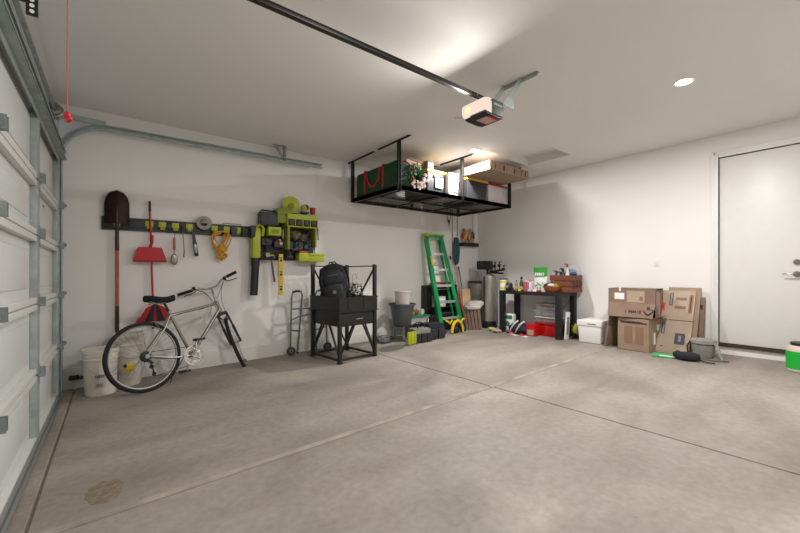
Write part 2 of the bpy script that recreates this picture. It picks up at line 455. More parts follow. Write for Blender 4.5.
# torsion shaft and drum
ts = T('torsion_shaft', 'galvanised torsion shaft with cable drum above the garage door', 'shaft', (-.46, 5.1, 2.80))
MB().cyl((0, .06, 0), (0, -5.3, 0), .0165, n=14).build('shaft', m_galvd, ts)
MB().lathe([(.02, -.055), (.05, -.055), (.068, -.045), (.07, -.035), (.055, -.03), (.053, .02), (.058, .03), (.03, .035), (.02, .05)], (0, -.10, 0), (0, -1, 0)).build('cable_drum', m_nick, ts)
MB().bx(-.095, .03, -.02, -.012, -.08, .06).bx(-.10, -.09, -.06, .02, -.08, .06).build('end_bearing_plate', m_galvd, ts)
MB().cyl((.03, -.13, -.05), (.028, -.07, -2.60), .0018, n=5).build('lift_cable', m_galvd, ts)

# opener
op = T('garage_door_opener', 'garage door opener hanging from the ceiling with glowing lens', 'opener', (2.52, 2.01, 2.54)); op.scale = (.84, .93, .88)
MB().bx(.045, .235, .0, .27, .0, .145, .010).build('housing', m_dgrey, op)
MB().prism([(-.05, .0), (.235, .0), (.235, -.012), (.16, -.022), (-.02, -.014)], (0, .01, -.0), (1, 0, 0), (0, 0, 1), (0, .25, 0)).build('base_tray', m_bplast, op)
def shell(nm, pts, m):
    mb = MB(); pr = None
    for p in pts:
        q = [mb.bm.verts.new((p[0], .005, p[1])), mb.bm.verts.new((p[0], .265, p[1]))]
        if pr: mb.bm.faces.new((pr[0], q[0], q[1], pr[1]))
        pr = q
    if nm == 'light_lens':
        for y in (.005, .265): mb.bm.faces.new([mb.bm.verts.new((p[0], y, p[1])) for p in pts+[(.045, .0), (.045, .142)]])
    return mb.build(nm, m, op)
shell('light_lens', [(.0, .142), (-.07, .125), (-.085, .09), (-.085, .04), (-.06, .008)], emis('glowing_lens', 'f6dccb', .50))
shell('added_lens_cap', [(.045, .1435), (.0, .1435), (-.07, .127)], mat('added_cap_plastic', 'e0d6cf', .5))  # cap added over the lens top to keep its glow off the ceiling
MB().lathe([(0, .006), (.02, .005), (.034, 0)], (-.085, .19, .06), (-1, 0, 0), n=20, sx=1, sy=1).build('bulb_glow_spot', emis('warm_bulb', 'ffc08a', .95), op)
text('LiftMaster', .034, m_white, op, (.14, -.0015, .10), '-y')
lab(MB().bx(.02, .19, .05, .17, -.0235, -.0225).build('label', mat('pink_label', 'cfa49c', .6), op), 'pale pink label')
lab(MB().bx(.02, .19, .02, .05, -.0235, -.0225).build('label', m_red, op), 'red label strip')
MB().cyl((.03, .004, .12), (.03, -.003, .12), .007).build('screw', m_bplast, op)
MB().tube([(-.05, .26, .02), (-.07, .31, .03), (-.07, .37, .05)], .002, 5).build('antenna', m_bplast, op)
br = T('opener_bracket', 'galvanised angle bracket fixing the opener to the ceiling', 'bracket', (2.80, 2.0, 2.66))
MB().bx(.17, .205, -.16, .22, H-.006-2.66, H-.001-2.66).bx(.17, .174, -.16, .22, H-.04-2.66, H-.001-2.66).build('ceiling_angle', m_galv, br)
for yy in (.02, .21): MB().bar((-.06, yy, .005), (.17, yy-.02, .30), .045, .004, up=(0, 1, 0)).prism([(0, 0), (.14, .16), (.14, 0)], (-.06, yy, .0), (1, 0, 0), (0, 0, 1), (0, .003, 0)).build('hanger_leg', m_galv, br)
rl = T('opener_rail', 'long black opener rail running from the motor to the garage door', 'rail', (2.62, 2.135, 2.71))
MB().bx(-3.12, .0, -.019, .019, -.014, .014, .003).build('rail', m_blackm, rl)
MB().bx(-3.11, .0, -.024, -.019, .008, .014).bx(-3.11, .0, .019, .024, .008, .014).build('flange', m_blackm, rl)
MB().cyl((-.14, 0, -.014), (-.14, 0, -.04), .004).cyl((-.14, -.03, 0), (-.14, -.019, 0), .008).build('limit_screw', m_chrome, rl)
MB().bx(-2.86, -2.70, -.025, .025, -.05, -.014, .005).build('trolley', m_bplast, rl)
arm = MB().bar((-2.83, 0, -.05), (-2.85, 0, -.35), .03, .005, up=(0, 1, 0))
arm.build('door_arm', m_blackm, rl)
# perforated door bracket
pb = T('door_arm_bracket', 'black perforated steel bracket at top of garage door', 'bracket', (-.365, 2.135, 2.315))
q = MB().bx(0, .12, -.0, .004, -.03, .012)
q.bx(.083, .12, -.004, 0, -.080, .012)
q.build('plate', m_blackm, pb)
hl = MB()
for zz in (-.015, -.038, -.062): hl.cyl((.1015, -.0045, zz), (.1015, -.006, zz), .008, n=10)
lab(hl.build('hole', m_wall, pb), 'round hole showing the wall behind')
cd = T('release_cord', 'thin red emergency release cord with handle hanging from opener rail', 'cord', (-.155, 2.135, 1.86))
MB().cyl((0, 0, .0), (-.0, 0, .80), .0022, n=6).build('cord', mat('red_cord', 'd8283a', .6), cd)
MB().blob((0, 0, -.005), .016, (.8, .8, 1)).cyl((0, -.022, -.025), (0, .022, -.025), .008).blob((.004, 0, -.018), .012, (1.2, .9, 1.2)).build('handle', m_red, cd)

# ceiling: downlights, hatch
m_led = emis('lit_led_disc', 'fff6e8', 14)
def can(x, y, label):
    t = T('recessed_light', label, 'ceiling light', (x, y, H), group='recessed ceiling lights')
    MB().lathe([(.062, -.0), (.066, -.003), (.082, -.006), (.088, -.001), (.088, 0)]).build('trim_ring', m_trim, t)
    MB().lathe([(0, -.0015), (.063, -.0015)]).build('diffuser', m_led, t)
can(4.234, 1.105, 'round recessed ceiling light in open ceiling above the house door side')
can(1.35, 1.0, 'added round ceiling light out of view above the camera, brightening the foreground')  # added fixture above the view, only there to brighten the foreground
can(4.215, 3.625, 'round recessed ceiling light in front of the overhead storage rack')
ht = T('attic_hatch', 'white framed recessed attic hatch in the ceiling', 'hatch', (5.23, 3.205, H))
MB().bx(-.25, .25, -.365, .365, .115, .13, .002).build('hatch_panel', m_ceil, ht)
MB().bx(-.26, -.245, -.38, .38, -.006, .115).bx(.245, .26, -.38, .38, -.006, .115).bx(-.245, .245, -.38, -.36, -.006, .115).bx(-.245, .245, .36, .38, -.006, .115).build('hatch_frame', m_trim, ht)
y_, z_ = B(657, 262.5)
sw = T('wall_switch', 'small white outlet plate on the wall above the cardboard boxes', 'switch', (XB, y_, z_))
MB().bx(-.006, -.0005, -.036, .036, -.058, .058, .002).build('cover_plate', m_white, sw)
MB().bx(-.011, -.006, -.016, .016, -.032, .032, .002).build('rocker', m_trim, sw)

# ================================================================== BICYCLE
def bicycle():
    rt = T('bicycle', 'silver hybrid bicycle with black saddle leaning against the wall', 'bicycle', (.28, 4.57, F(.28, 4.57)), rot=None)
    rt.rotation_euler = (Matrix.Rotation(.353, 3, 'Z') @ Matrix.Rotation(-.185, 3, 'X')).to_euler()
    HBt = Vector((.88, 0, .755)); ax = Vector((-.31, 0, .95)).normalized(); SR = Matrix.Rotation(.92, 3, ax)
    st = lambda p: HBt + SR @ (Vector(p)-HBt)
    WB = 1.21
    HTt = HBt+ax*.13; BBp = Vector((.475, 0, .285)); SC = Vector((.285, 0, .78)); RH = Vector((0, 0, .36))
    f = MB()
    f.cyl(HBt-ax*.01, HTt+ax*.01, .020, n=14)
    f.cyl(SC+Vector((.005, 0, -.02)), HTt-ax*.025, .016, n=12); f.cyl(BBp, HBt+ax*.03, .019, n=12); f.cyl(BBp, SC+(SC-BBp).normalized()*.03, .016, n=12)
    f.cyl(BBp+Vector((0, -.037, 0)), BBp+Vector((0, .037, 0)), .022, n=14)
    for s in (-1, 1):
        f.tube([SC+Vector((0, s*.015, -.01)), Vector((.20, s*.035, .62)), RH+Vector((.0, s*.062, 0))], [.009, .009, .008], 8)
        f.tube([BBp+Vector((-.01, s*.02, 0)), Vector((.36, s*.035, .285)), Vector((.2, s*.055, .31)), RH+Vector((.0, s*.062, 0))], [.011, .010, .009, .008], 8)
        f.box(RH+Vector((.0, s*.064, 0)), (.035, .006, .04))
    f.build('frame', m_pot, rt)
    text('SCHWINN', .03, m_print, rt, (.65, -.0195, .50), '-y', roll=math.atan2(.47, .415)-0, ex=.0005) if 0 else None
    # wheels
    def wheel(c, axis, xdir, nm):
        c = Vector(c); a = Vector(axis).normalized(); x = Vector(xdir).normalized(); z = x.cross(a)
        if z.z < 0: z = -z
        pt = lambda r, t, o=0: c+x*(r*math.cos(t))+z*(r*math.sin(t))+a*o
        tb = MB(); tb.tube([pt(.338, 2*PI*i/56) for i in range(56)], .0215, 10, closed=True); ty = tb.build('wheel', m_rubber, rt)
        lab(ty, nm)
        rb = MB()
        prev = None; rings = []
        for i in range(56):
            t = 2*PI*i/56; rings.append([rb.bm.verts.new(pt(r, t, o)) for r, o in ((.322, -.011), (.309, -.009), (.306, 0), (.309, .009), (.322, .011))])
        for i in range(56): 
            p, q = rings[i], rings[(i+1) % 56]
            for j in range(5): rb.bm.faces.new((p[j], q[j], q[(j+1) % 5], p[(j+1) % 5]))
        rb.build('rim', m_rim, ty)
        sp = MB(); N = 32
        for i in range(N):
            t = 2*PI*i/N; side = 1 if i % 2 else -1; lead = (.55 if (i//2) % 2 else -.55)
            sp.cyl(pt(.022, t+lead*2, side*.028), pt(.308, t, 0), .0013, n=4, caps=False)
        sp.build('spokes', m_rim, ty)
        MB().cyl(c-a*.05, c+a*.05, .013, n=12).cyl(c-a*.032, c-a*.026, .026, n=16).cyl(c+a*.026, c+a*.032, .026, n=16).build('hub', m_alu, ty)
        rf = pt(.16, .9, 0)
        return ty
    wheel(RH, (0, 1, 0), (1, 0, 0), 'rear wheel with black tyre')
    FH = Vector((WB, 0, .36)); fa = SR @ Vector((0, 1, 0)); fx = SR @ Vector((1, 0, 0))
    wheel(st(FH), fa, fx, 'turned front wheel with black tyre')
    # fork
    fk = MB(); cr = HBt-ax*.035
    fk.cyl(cr, HBt, .018)
    fk.box(st(cr), (.05, .12, .035), (Matrix(SR)).to_euler(), .008)
    for s in (-1, 1):
        p0 = st(cr+Vector((.01, s*.055, 0))); p2 = st(FH+Vector((0, s*.062, 0))); pm = p0.lerp(p2, .45)
        fk.cyl(p0, pm, .012, n=10); fk.cyl(pm, p2, .017, .014, n=10); fk.cyl(st(FH+Vector((0, s*.05, 0))), st(FH+Vector((0, s*.075, 0))), .012, n=8)
    fk.build('fork', m_gplast, rt)
    for s in (-1, 1):
        MB().tube([st(cr+Vector((.05, s*.045, .02))), st(cr+Vector((.06, s*.04, -.04))), st(cr+Vector((.045, s*.02, -.06)))], .009, 7).build('front_brake_arm', m_bplast, rt)
        MB().tube([Vector((.13, s*.05, .64)), Vector((.10, s*.045, .70)), Vector((.085, s*.02, .685))], .009, 7).build('rear_brake_arm', m_bplast, rt)
    # stem, bar
    top = HTt+ax*.075; so = st(top+Vector((.01, 0, .11)))
    MB().cyl(HTt, st(top+ax*.02), .014).tube([st(top), st(top+Vector((.02, 0, .09))), st(top+Vector((.075, 0, .13)))], .013, 10).build('stem', m_alu, rt)
    cl = top+Vector((.075, 0, .13))
    bp = [cl+Vector(v) for v in ((-.05, -.34, .075), (-.045, -.22, .06), (-.02, -.13, .045), (.0, -.06, .0), (0, 0, 0), (.0, .06, .0), (-.02, .13, .03), (-.045, .22, .035), (-.05, .37, .04))]
    bp = [st(v) for v in bp]
    MB().tube(bp, .0115, 10).build('handlebar', m_alu, rt)
    for a_, b_ in ((0, 1), (8, 7)):
        MB().cyl(bp[a_], bp[a_].lerp(bp[b_], 1.1), .019, n=12).build('grip', m_rubber, rt)
        s = -1 if a_ == 0 else 1
        MB().cyl(st(cl+Vector((-.04, s*.20, .05))), st(cl+Vector((-.038, s*.165, .05))), .024, n=12).tube([st(cl+Vector((-.03, s*.175, .045))), st(cl+Vector((.01, s*.19, .02))), st(cl+Vector((.02, s*.24, .015))), st(cl+Vector((.015, s*.32, .015)))], .006, 7).build('brake_lever', m_bplast, rt)
    cb = MB()
    for k, (s, e) in enumerate(((-1, cr+Vector((.05, -.045, .02))), (1, cr+Vector((.05, .045, .02))), (-1, Vector((.6, -.02, .79))), (1, Vector((.7, .0, .66))))):
        a_ = cl+Vector((-.01, s*.17, .03)); p1 = a_+Vector((.10, -s*.06, .0)); p2 = cl+Vector((.13, s*.03, -.14+.03*k)); 
        ee = st(e) if k < 2 else e
        P3 = [st(a_), st(p1), st(p2), st(cl+Vector((.07-.05*(k > 1), s*.04, -.22))), ee]
        o = []
        for i in range(17):
            t = i/16; n4 = [Vector(v) for v in P3]
            while len(n4) > 1: n4 = [n4[j].lerp(n4[j+1], t) for j in range(len(n4)-1)]
            o.append(n4[0])
        cb.tube(o, .0028, 5)
    cb.build('cables', m_bplast, rt)
    # saddle
    SP = SC+(SC-BBp).normalized()
    su = (SC-BBp).normalized()
    MB().cyl(SC, SC+su*.16, .0135, n=12).build('seat_post', m_bplast, rt)
    sc_ = SC+su*.18+Vector((-.03, 0, 0))
    sd = MB(); prev = None
    for i in range(13):
        t = i/12; x = -.14+.30*t; hw = .074*(1-t)**.8+.018; 
        if i == 0: hw = .05
        zc = .012*math.cos(t*5)+.005*(t > .9)
        r = [sd.bm.verts.new(sc_+Vector((x, hw*math.cos(q), zc+.03*math.sin(q)*(1 if math.sin(q) > 0 else 1.4)+.005))) for q in [2*PI*j/14 for j in range(14)]]
        if prev: sd.skin(prev, r)
        else: sd.bm.faces.new(r[::-1])
        prev = r
    sd.bm.faces.new(prev); sd.build('saddle', m_fabb, rt)
    MB().tube([sc_+Vector((-.11, -.03, -.02)), sc_+Vector((-.04, -.022, -.045)), sc_+Vector((.05, -.022, -.045)), sc_+Vector((.13, -.008, -.01))], .004, 6).tube([sc_+Vector((-.11, .03, -.02)), sc_+Vector((-.04, .022, -.045)), sc_+Vector((.05, .022, -.045)), sc_+Vector((.13, .008, -.01))], .004, 6).build('saddle_rails', m_alu, rt)
    # crankset
    y = -.052; k = MB()
    def ringplate(mb, c, r0, r1, yy, th, n=40, teeth=0):
        a = []; 
        for i in range(n):
            t = 2*PI*i/n; ro = r1+(teeth if i % 2 else 0)
            a.append([mb.bm.verts.new(c+Vector((r*math.cos(t), yy+o, r*math.sin(t)))) for r, o in ((r0, 0), (ro, 0), (ro, th), (r0, th))])
        for i in range(n):
            p, q = a[i], a[(i+1) % n]
            for j in range(4): mb.bm.faces.new((p[j], q[j], q[(j+1) % 4], p[(j+1) % 4]))
    ringplate(k, BBp, .088, .104, y, .003, 80, .003); ringplate(k, BBp, .066, .080, y+.008, .003, 64, .002)
    for i in range(5):
        t = 2*PI*i/5+.5; k.bar(BBp+Vector((.02*math.cos(t), y-.002, .02*math.sin(t))), BBp+Vector((.092*math.cos(t), y-.002, .092*math.sin(t))), .006, .016, up=(0, 1, 0))
    ringplate(k, BBp, .104, .113, y-.006, .002, 40)
    k.cyl(BBp+Vector((0, y-.01, 0)), BBp+Vector((0, y+.02, 0)), .022)
    cs_ = k.build('crankset', m_chrome, rt)
    ang = math.radians(80)
    for s, yy in ((1, y-.02), (-1, .06)):
        e = BBp+Vector((.17*s*math.cos(ang), yy-.01*s, .17*s*math.sin(ang)))
        MB().bar(BBp+Vector((0, yy, 0)), e, .014, .026, up=(0, 1, 0), bev=.004).build('crank_arm', m_chrome, cs_)
        ys = -1 if s == 1 else 1
        MB().box(e+Vector((0, ys*.05, 0)), (.10, .09, .03), bev=.006).cyl(e, e+Vector((0, ys*.06, 0)), .008).build('pedal', m_bplast, cs_)
    cas = MB()
    for i in range(7): ringplate(cas, RH, .012, .022+.0055*i, -.050+.004*i, .0018, 32, .002)
    cas.build('cassette', m_gplast, rt)
    chn = MB(); r1, r2, yy = .102, .040, y+.002
    up = []
    for i in range(15): t = -PI/2+PI*i/14-.0; up.append(BBp+Vector((r1*math.cos(t), 0, r1*math.sin(t))))
    for i in range(8): t = PI/2+PI*.6*i/7; up.append(RH+Vector((r2*math.cos(t), 0, r2*math.sin(t))))
    jw = Vector((.035, 0, .25)); jw2 = Vector((.055, 0, .17))
    up += [jw+Vector((.02, 0, .0)), jw2+Vector((-.02, 0, -.01)), jw2+Vector((.0, 0, -.022))]
    chn.tube([Vector((p.x, yy, p.z)) for p in up], .0035, 5, closed=True); chn.build('chain', m_bplast, rt)
    dr = MB().cyl((jw.x, yy-.004, jw.z), (jw.x, yy+.004, jw.z), .022, n=16).cyl((jw2.x, yy-.004, jw2.z), (jw2.x, yy+.004, jw2.z), .020, n=16)
    dr.bar((jw.x, yy-.008, jw.z+.02), (jw2.x, yy-.008, jw2.z-.01), .004, .025, up=(0, 1, 0)).bar((.005, yy-.01, .33), (jw.x+.01, yy-.012, jw.z+.03), .02, .03, up=(0, 1, 0), bev=.004)
    dr.build('rear_derailleur', m_bplast, rt)
    MB().tube([(.40, .05, .26), (.30, .12, .08), (.28, .13, .01)], .006, 6).build('kickstand', m_bplast, rt)
bicycle()

# ================================================================== LEFT WALL: buckets, tools
def bucket(x, y, r, h, label, lidm, extras):
    t = T('bucket', label, 'bucket', (x, y, F(x, y)+.001), rz=.3, group='white plastic buckets by the garage door')
    MB().lathe([(0, 0), (r*.86, 0), (r*.88, .01), (r*.97, h*.78), (r*1.05, h*.78), (r*1.05, h*.80), (r*.98, h*.81), (r*.985, h*.86), (r*1.04, h*.865), (r*1.04, h*.88), (r*.99, h*.89), (r, h-.03)], n=36).build('pail', m_offw, t)
    MB().lathe([(r*1.0, h-.035), (r*1.07, h-.035), (r*1.08, h-.004), (r*1.05, h), (r*.95, h), (r*.94, h-.012), (0, h-.012)], n=36).build('lid', lidm, t)
    MB().tube([Vector((r*1.06*math.cos(a), -.012-r*1.02*abs(math.sin(a)), h*.80-.17*math.sin(a)**1 if 0 else h*.80-.15*math.sin(a))) for a in [PI*i/16 for i in range(17)]], .002, 6).build('wire_handle', m_galvd, t)
    if extras == 1:
        def patch(a0, a1, z0, z1, m, nm):
            o = MB(); pr = None
            for i in range(7):
                a = a0+(a1-a0)*i/6; q = [o.bm.verts.new(((r*(.885+.09*zz/(h*.78))+.002)*math.cos(a), (r*(.885+.09*zz/(h*.78))+.002)*math.sin(a), zz)) for zz in (z0, z1)]
                if pr: o.bm.faces.new((pr[0], q[0], q[1], pr[1]))
                pr = q
            return o.build(nm, m, t)
        patch(-2.2, -1.55, .08, .22, mat('pale_label', 'bdbab4', .6), 'label'); lab(patch(-2.15, -1.62, .185, .215, m_slate, 'label'), 'dark label strip')
        patch(-2.1, -1.7, .09, .13, m_bgrey, 'label')
    return t
bucket(-.10, 4.87, .145, .46, 'white lidded bucket with printed label, nearest the garage door', m_offw, 1)
bucket(.13, 5.10, .145, .56, 'taller white bucket standing partly behind the bicycle rear wheel', m_offw, 0)
yx = T('yellow_glove', 'small yellow and black item on white bucket behind bicycle wheel', 'glove', (.14, 4.85, .17))
MB().blob((0, 0, 0), .05, (1, .35, .9), jit=.12, seed=4).build('palm', m_yel, yx)
MB().blob((-.035, -.005, .02), .02, (1, .6, 1)).build('cuff', m_black, yx)
ar = MB().bx(-.04, .04, -.02, .0, -.025, .025, .004).cyl((.0, -.02, 0), (.0, -.05, 0), .018, n=12).bx(.03, .09, -.05, -.03, .0, .012, .003).bx(.03, .09, -.05, -.03, -.018, -.006, .003)
x_, z_ = A(68, 381)
tag(ar.build('wall_bracket', m_bplast), 'small black safety sensor bracket low on the wall beside the track', 'bracket', loc=(-.33, 5.272, .05))

# tool rail
x0, _ = A(101, 222); x1, _ = A(261, 233); zr = 1.735
x0 = A(101, 222)[0]; x1 = A(263, 233)[0]
tr = T('tool_rail', 'long black wall rail with lime hooks holding hand tools', 'rail', (x0, YA, zr))
Lr = x1-x0; seg = Lr/3
for i in range(3):
    r_ = MB().bx(i*seg+.003, (i+1)*seg-.003, -.028, -.001, -.078, .068, .006).bx(i*seg+.003, (i+1)*seg-.003, -.034, -.028, -.078, -.055, .003).bx(i*seg+.003, (i+1)*seg-.003, -.034, -.028, .045, .068, .003)
    for k in (.06, seg/2, seg-.06): r_.cyl((i*seg+k, -.028, 0), (i*seg+k, -.034, 0), .03, n=16)
    r_.build('rail_section', m_bplast, tr)
hookpx = [117, 149, 162, 175, 189, 214, 226, 237]
for hp in hookpx:
    hx = A(hp, 222)[0]-x0
    MB().bx(hx-.038, hx+.038, -.046, -.035, -.02, .045, .005).bx(hx-.026, hx+.026, -.050, -.040, -.05, .0, .005).tube([(hx-.02, -.05, -.03), (hx-.02, -.085, -.035), (hx-.02, -.09, -.015)], .006, 6).tube([(hx+.02, -.05, -.03), (hx+.02, -.085, -.035), (hx+.02, -.09, -.015)], .006, 6).build('hook', m_lime, tr)
MB().tube([(A(222, 220)[0]-x0, -.03, .055), (A(222, 220)[0]-x0, -.05, .085), (A(240, 221)[0]-x0, -.05, .085), (A(240, 221)[0]-x0, -.03, .055)], .004, 6).build('wire_loop', m_blackm, tr)
# shovel
sx, _ = A(117, 230)
sh = T('shovel', 'long brown handled shovel hanging blade up on wall rail', 'shovel', (sx, YA-.075, .50))
MB().cyl((0, 0, .10), (0, 0, .92), .018, n=12).build('handle', m_orange, sh)
MB().cyl((0, 0, .0), (0, 0, .30), .0195, n=12).build('grip', m_brown, sh); MB().cyl((0, 0, .92), (0, 0, 1.24), .020, .017, n=12).build('collar', m_brown, sh)
bl = MB(); prev = None
for i in range(15):
    t = i/14; z = 1.22+.38*t; hw = .112*(1 if t < .55 else math.sqrt(max(0, 1-((t-.55)/.45)**2)))+.001
    row = [bl.bm.verts.new((hw*u, .02-.045*(1-u*u)*(1-.5*t)-.01*t, z)) for u in [j/5-1 for j in range(11)]]
    if prev:
        for j in range(10): bl.bm.faces.new((prev[j], prev[j+1], row[j+1], row[j]))
    prev = row
for j_, v in enumerate(list(bl.bm.verts)): pass
g_ = bmesh.ops.solidify(bl.bm, geom=list(bl.bm.faces), thickness=.003)
bl.build('blade', m_brown, sh)
MB().tube([(0, -.015, 1.18), (0, -.032, 1.30), (0, -.028, 1.42)], [.020, .016, .005], 10).build('socket', m_brown, sh)
# red dustpan
dx, _ = A(149.5, 250); 
dp = T('dustpan', 'red upright dustpan hanging on the tool rail over the broom', 'dustpan', (dx, YA-.06, 1.30))
zt_, zb_ = A(149, 247.5)[1]-1.30, A(149, 262)[1]-1.30
pts = [(-.16, zb_), (.165, zb_), (.165, zb_+.02), (.12, zt_-.01), (.10, zt_), (-.10, zt_), (-.12, zt_-.01), (-.16, zb_+.02)]
MB().prism(pts, (0, -.03, 0), (1, 0, 0), (0, 0, 1), (0, .05, 0)).build('pan', m_red, dp)
MB().bx(-.163, .168, -.038, -.028, zb_-.002, zb_+.02, .003).build('lip', mat('dark_red_plastic', '8c0f16', .5), dp)
MB().tube([(0, .0, zt_), (.02, -.02, zt_+.06), (.02, -.03, zt_+.14), (.005, -.01, zt_+.10)], .016, 8).build('handle', m_red, dp)
# broom
b0 = A(148, 202)[1]; bz = A(152, 324)[1]
bm_ = T('broom', 'red broom with black stripes standing behind the bicycle saddle', 'broom', (dx+.045, YA-.075, bz+.04))
MB().cyl((-.015, .0, .17), (-.045, .02, b0-bz-.16), .0115, n=10).build('handle', m_red, bm_)
MB().cyl((-.045, .02, b0-bz-.16), (-.047, .02, b0-bz-.04), .014, n=10).build('grip', m_bplast, bm_)
MB().prism([(-.05, .20), (.06, .20), (.13, .14), (.165, .06), (-.135, .06), (-.11, .14)], (0, -.022, 0), (1, 0, 0), (0, 0, 1), (0, .05, 0)).build('brush_block', m_redd, bm_)
for i in range(9):
    u = i/8; xa = -.045+.10*u; xb = -.165+.33*u
    MB().prism([(xa-.012, .205), (xa+.012, .205), (xb+.020, .0), (xb-.020, .0)], (0, -.03-.004*(i % 2), 0), (1, 0, 0), (0, 0, 1), (0, .06, 0)).build('bristles', m_red if i in (0, 1, 4, 7, 8) else m_black, bm_)
MB().tube([(-.15, -.035, .06), (-.09, -.035, .17), (0, -.035, .215), (.08, -.035, .18), (.13, -.035, .12)], .006, 6).build('binding_wire', m_white, bm_)
# hand trowel, fork, saw
tx, tz = A(173.5, 238)
t1 = T('hand_trowel', 'small garden trowel with red handle hanging from tool rail', 'trowel', (tx, YA-.07, tz))
MB().tube([(0, 0, 0), (.01, .01, .05), (0, .03, .085)], .003, 5).build('hanging_loop', m_bplast, t1)
MB().cyl((0, 0, 0), (0, 0, -.15), .012, .015, n=10).build('handle', mat('faded_red_handle', 'b06050', .6), t1)
MB().cyl((0, 0, -.15), (0, 0, -.20), .006).lathe([(0, 0), (.02, .01), (.038, .04), (.036, .10), (.012, .14), (0, .145)], (0, 0, -.335), sy=.25, n=16).build('blade', m_nick, t1)
tx, tz = A(181.5, 230)
t2 = T('garden_hand_tool', 'narrow steel hand tool hanging beside the red trowel', 'tool', (tx, YA-.07, tz))
MB().tube([(0, 0, 0), (.01, -.01, -.12), (.02, 0, -.27), (.015, 0, -.34)], [.008, .010, .012, .016], 8, flat=.6).build('shank', m_nick, t2)
MB().cyl((0, 0, .0), (0, 0, .05), .012).build('ferrule', m_brown, t2)
tx, tz = A(192, 232)
t3 = T('folding_saw', 'black folding saw hanging from the tool rail hook', 'saw', (tx, YA-.07, tz), rot=(0, -.13, 0))
MB().bx(-.018, .018, -.01, .01, -.13, .0, .006).build('blade_guard', m_gplast, t3)
MB().bx(-.022, .024, -.013, .013, -.31, -.12, .008).build('handle', m_bplast, t3)
MB().bx(-.012, .014, -.016, -.013, -.27, -.16, .001).build('grip_inset', m_nick, t3)
# tape roll
tx, tz = A(203, 223.5)
t4 = T('tape_roll', 'roll of grey tape sitting on the wall tool rail', 'tape', (tx, YA-.075, tz))
MB().lathe([(.045, -.025), (.085, -.025), (.088, 0), (.085, .025), (.045, .025), (.045, -.025)], (0, 0, 0), (0.25, 1, 0), n=32).build('tape', mat('grey_duct_tape', '9b9894', .4, 0, .06), t4)
MB().lathe([(.042, -.024), (.046, -.024), (.046, .024), (.042, .024), (.042, -.024)], (0, 0, 0), (.25, 1, 0), n=32).build('core', m_cardd, t4)
# yellow cord
tx, tz = A(220.5, 232)
t5 = T('extension_cord', 'golden yellow extension cord coiled and hung on the rail', 'cord', (tx, YA-.09, tz))
cb = MB(); o = []; rnd = random.Random(2)
for k in range(7):
    w0 = .062+rnd.uniform(-.02, .015); hh = .33+rnd.uniform(-.07, .06); yy = (k-3)*.008
    for i in range(16):
        a = 2*PI*i/16; o.append((w0*math.sin(a)*(1+.35*math.cos(a))-.01+.045*math.sin(2*a+.3*k), yy+.01*math.sin(3*a), -hh/2+hh/2*math.cos(a)))
cb.tube(o, .0075, 6); cb.build('cable', m_gold, t5)
wr = MB()
for k in range(5): wr.tube([((.045+.004*k)*math.cos(a), .04*math.sin(a), -.19-.012*k+.01*math.sin(a)) for a in [2*PI*i/14 for i in range(14)]], .008, 6, closed=True)
wr.build('wrap', m_gold, t5)
lp = MB()
for k in range(4): lp.tube([(-.005+.055*math.cos(a)*(1+.2*k/3), -.01*k+.02, -.33+.035*math.sin(a)+.006*k) for a in [2*PI*i/14 for i in range(14)]], .008, 6, closed=True)
lp.build('tail_loop', m_gold, t5)
# dark tool hanging right part of rail
for hp, wq in ((233, .04), (245, .05)):
    hx = A(hp, 230)
    q = MB().bx(-wq, wq, -.08, -.035, -.075, .035, .012).cyl((0, -.09, -.02), (0, -.05, -.02), .028, n=14)
    tag(q.build('tool_holder', m_gplast), 'dark grey clip holder on rail left of blower, ' + ('nearer the yellow cord' if hp == 233 else 'nearer the blower'), 'holder', loc=(hx[0], YA, 1.735))
# leaf blower
bx_, bz_ = A(252.5, 216)
bw = T('leaf_blower', 'lime and black cordless leaf blower hanging nozzle down on wall', 'leaf blower', (bx_, YA, bz_-.12))
MB().bx(-.055, .055, -.20, -.05, -.47, -.09, .03).cyl((0, -.125, -.06), (0, -.125, -.20), .072, n=20).build('motor_housing', m_lime, bw)
MB().tube([(.0, -.14, -.05), (.06, -.16, -.01), (.10, -.16, -.06), (.09, -.14, -.16)], .022, 10).build('handle', m_lime, bw)
MB().bx(-.075, .0, -.20, -.05, -.20, -.03, .02).build('battery', m_bplast, bw)
MB().cyl((0, -.125, -.46), (0, -.125, -.58), .062, .055, n=20).cyl((0, -.125, -.58), (-.02, -.125, -.97), .052, .050, n=20).build('nozzle', m_bplast, bw)
MB().bx(-.04, .04, -.05, -.001, -.2, -.05, .006).build('wall_hook', m_bplast, bw)

# tool organiser panel
px0, pz1 = A(259, 214); px1, pz0 = A(315, 262)
ox = px0; W_ = A(314.5, 230)[0]-ox
zt = A(285, 214)[1]; zb = A(285, 260.5)[1]
tp_ = T('tool_wall_panel', 'black slotted wall storage panel crowded with lime tools', 'storage panel', (ox, YA, zb))
HP = zt-zb
p = MB().bx(0, W_, -.02, -.001, 0, HP, .004)
for i in range(7): p.bx(.01, W_-.01, -.032, -.02, .03+i*(HP-.06)/6-.012, .03+i*(HP-.06)/6+.012, .003)
p.build('panel', m_bplast, tp_)
def U(px, py, d=0): x, z = A(px, py, YA-d); return x-ox, z-zb
def onp(mb, nm, m, l=None):
    o = mb.build(nm, m, tp_); 
    if l: lab(o, l)
    return o
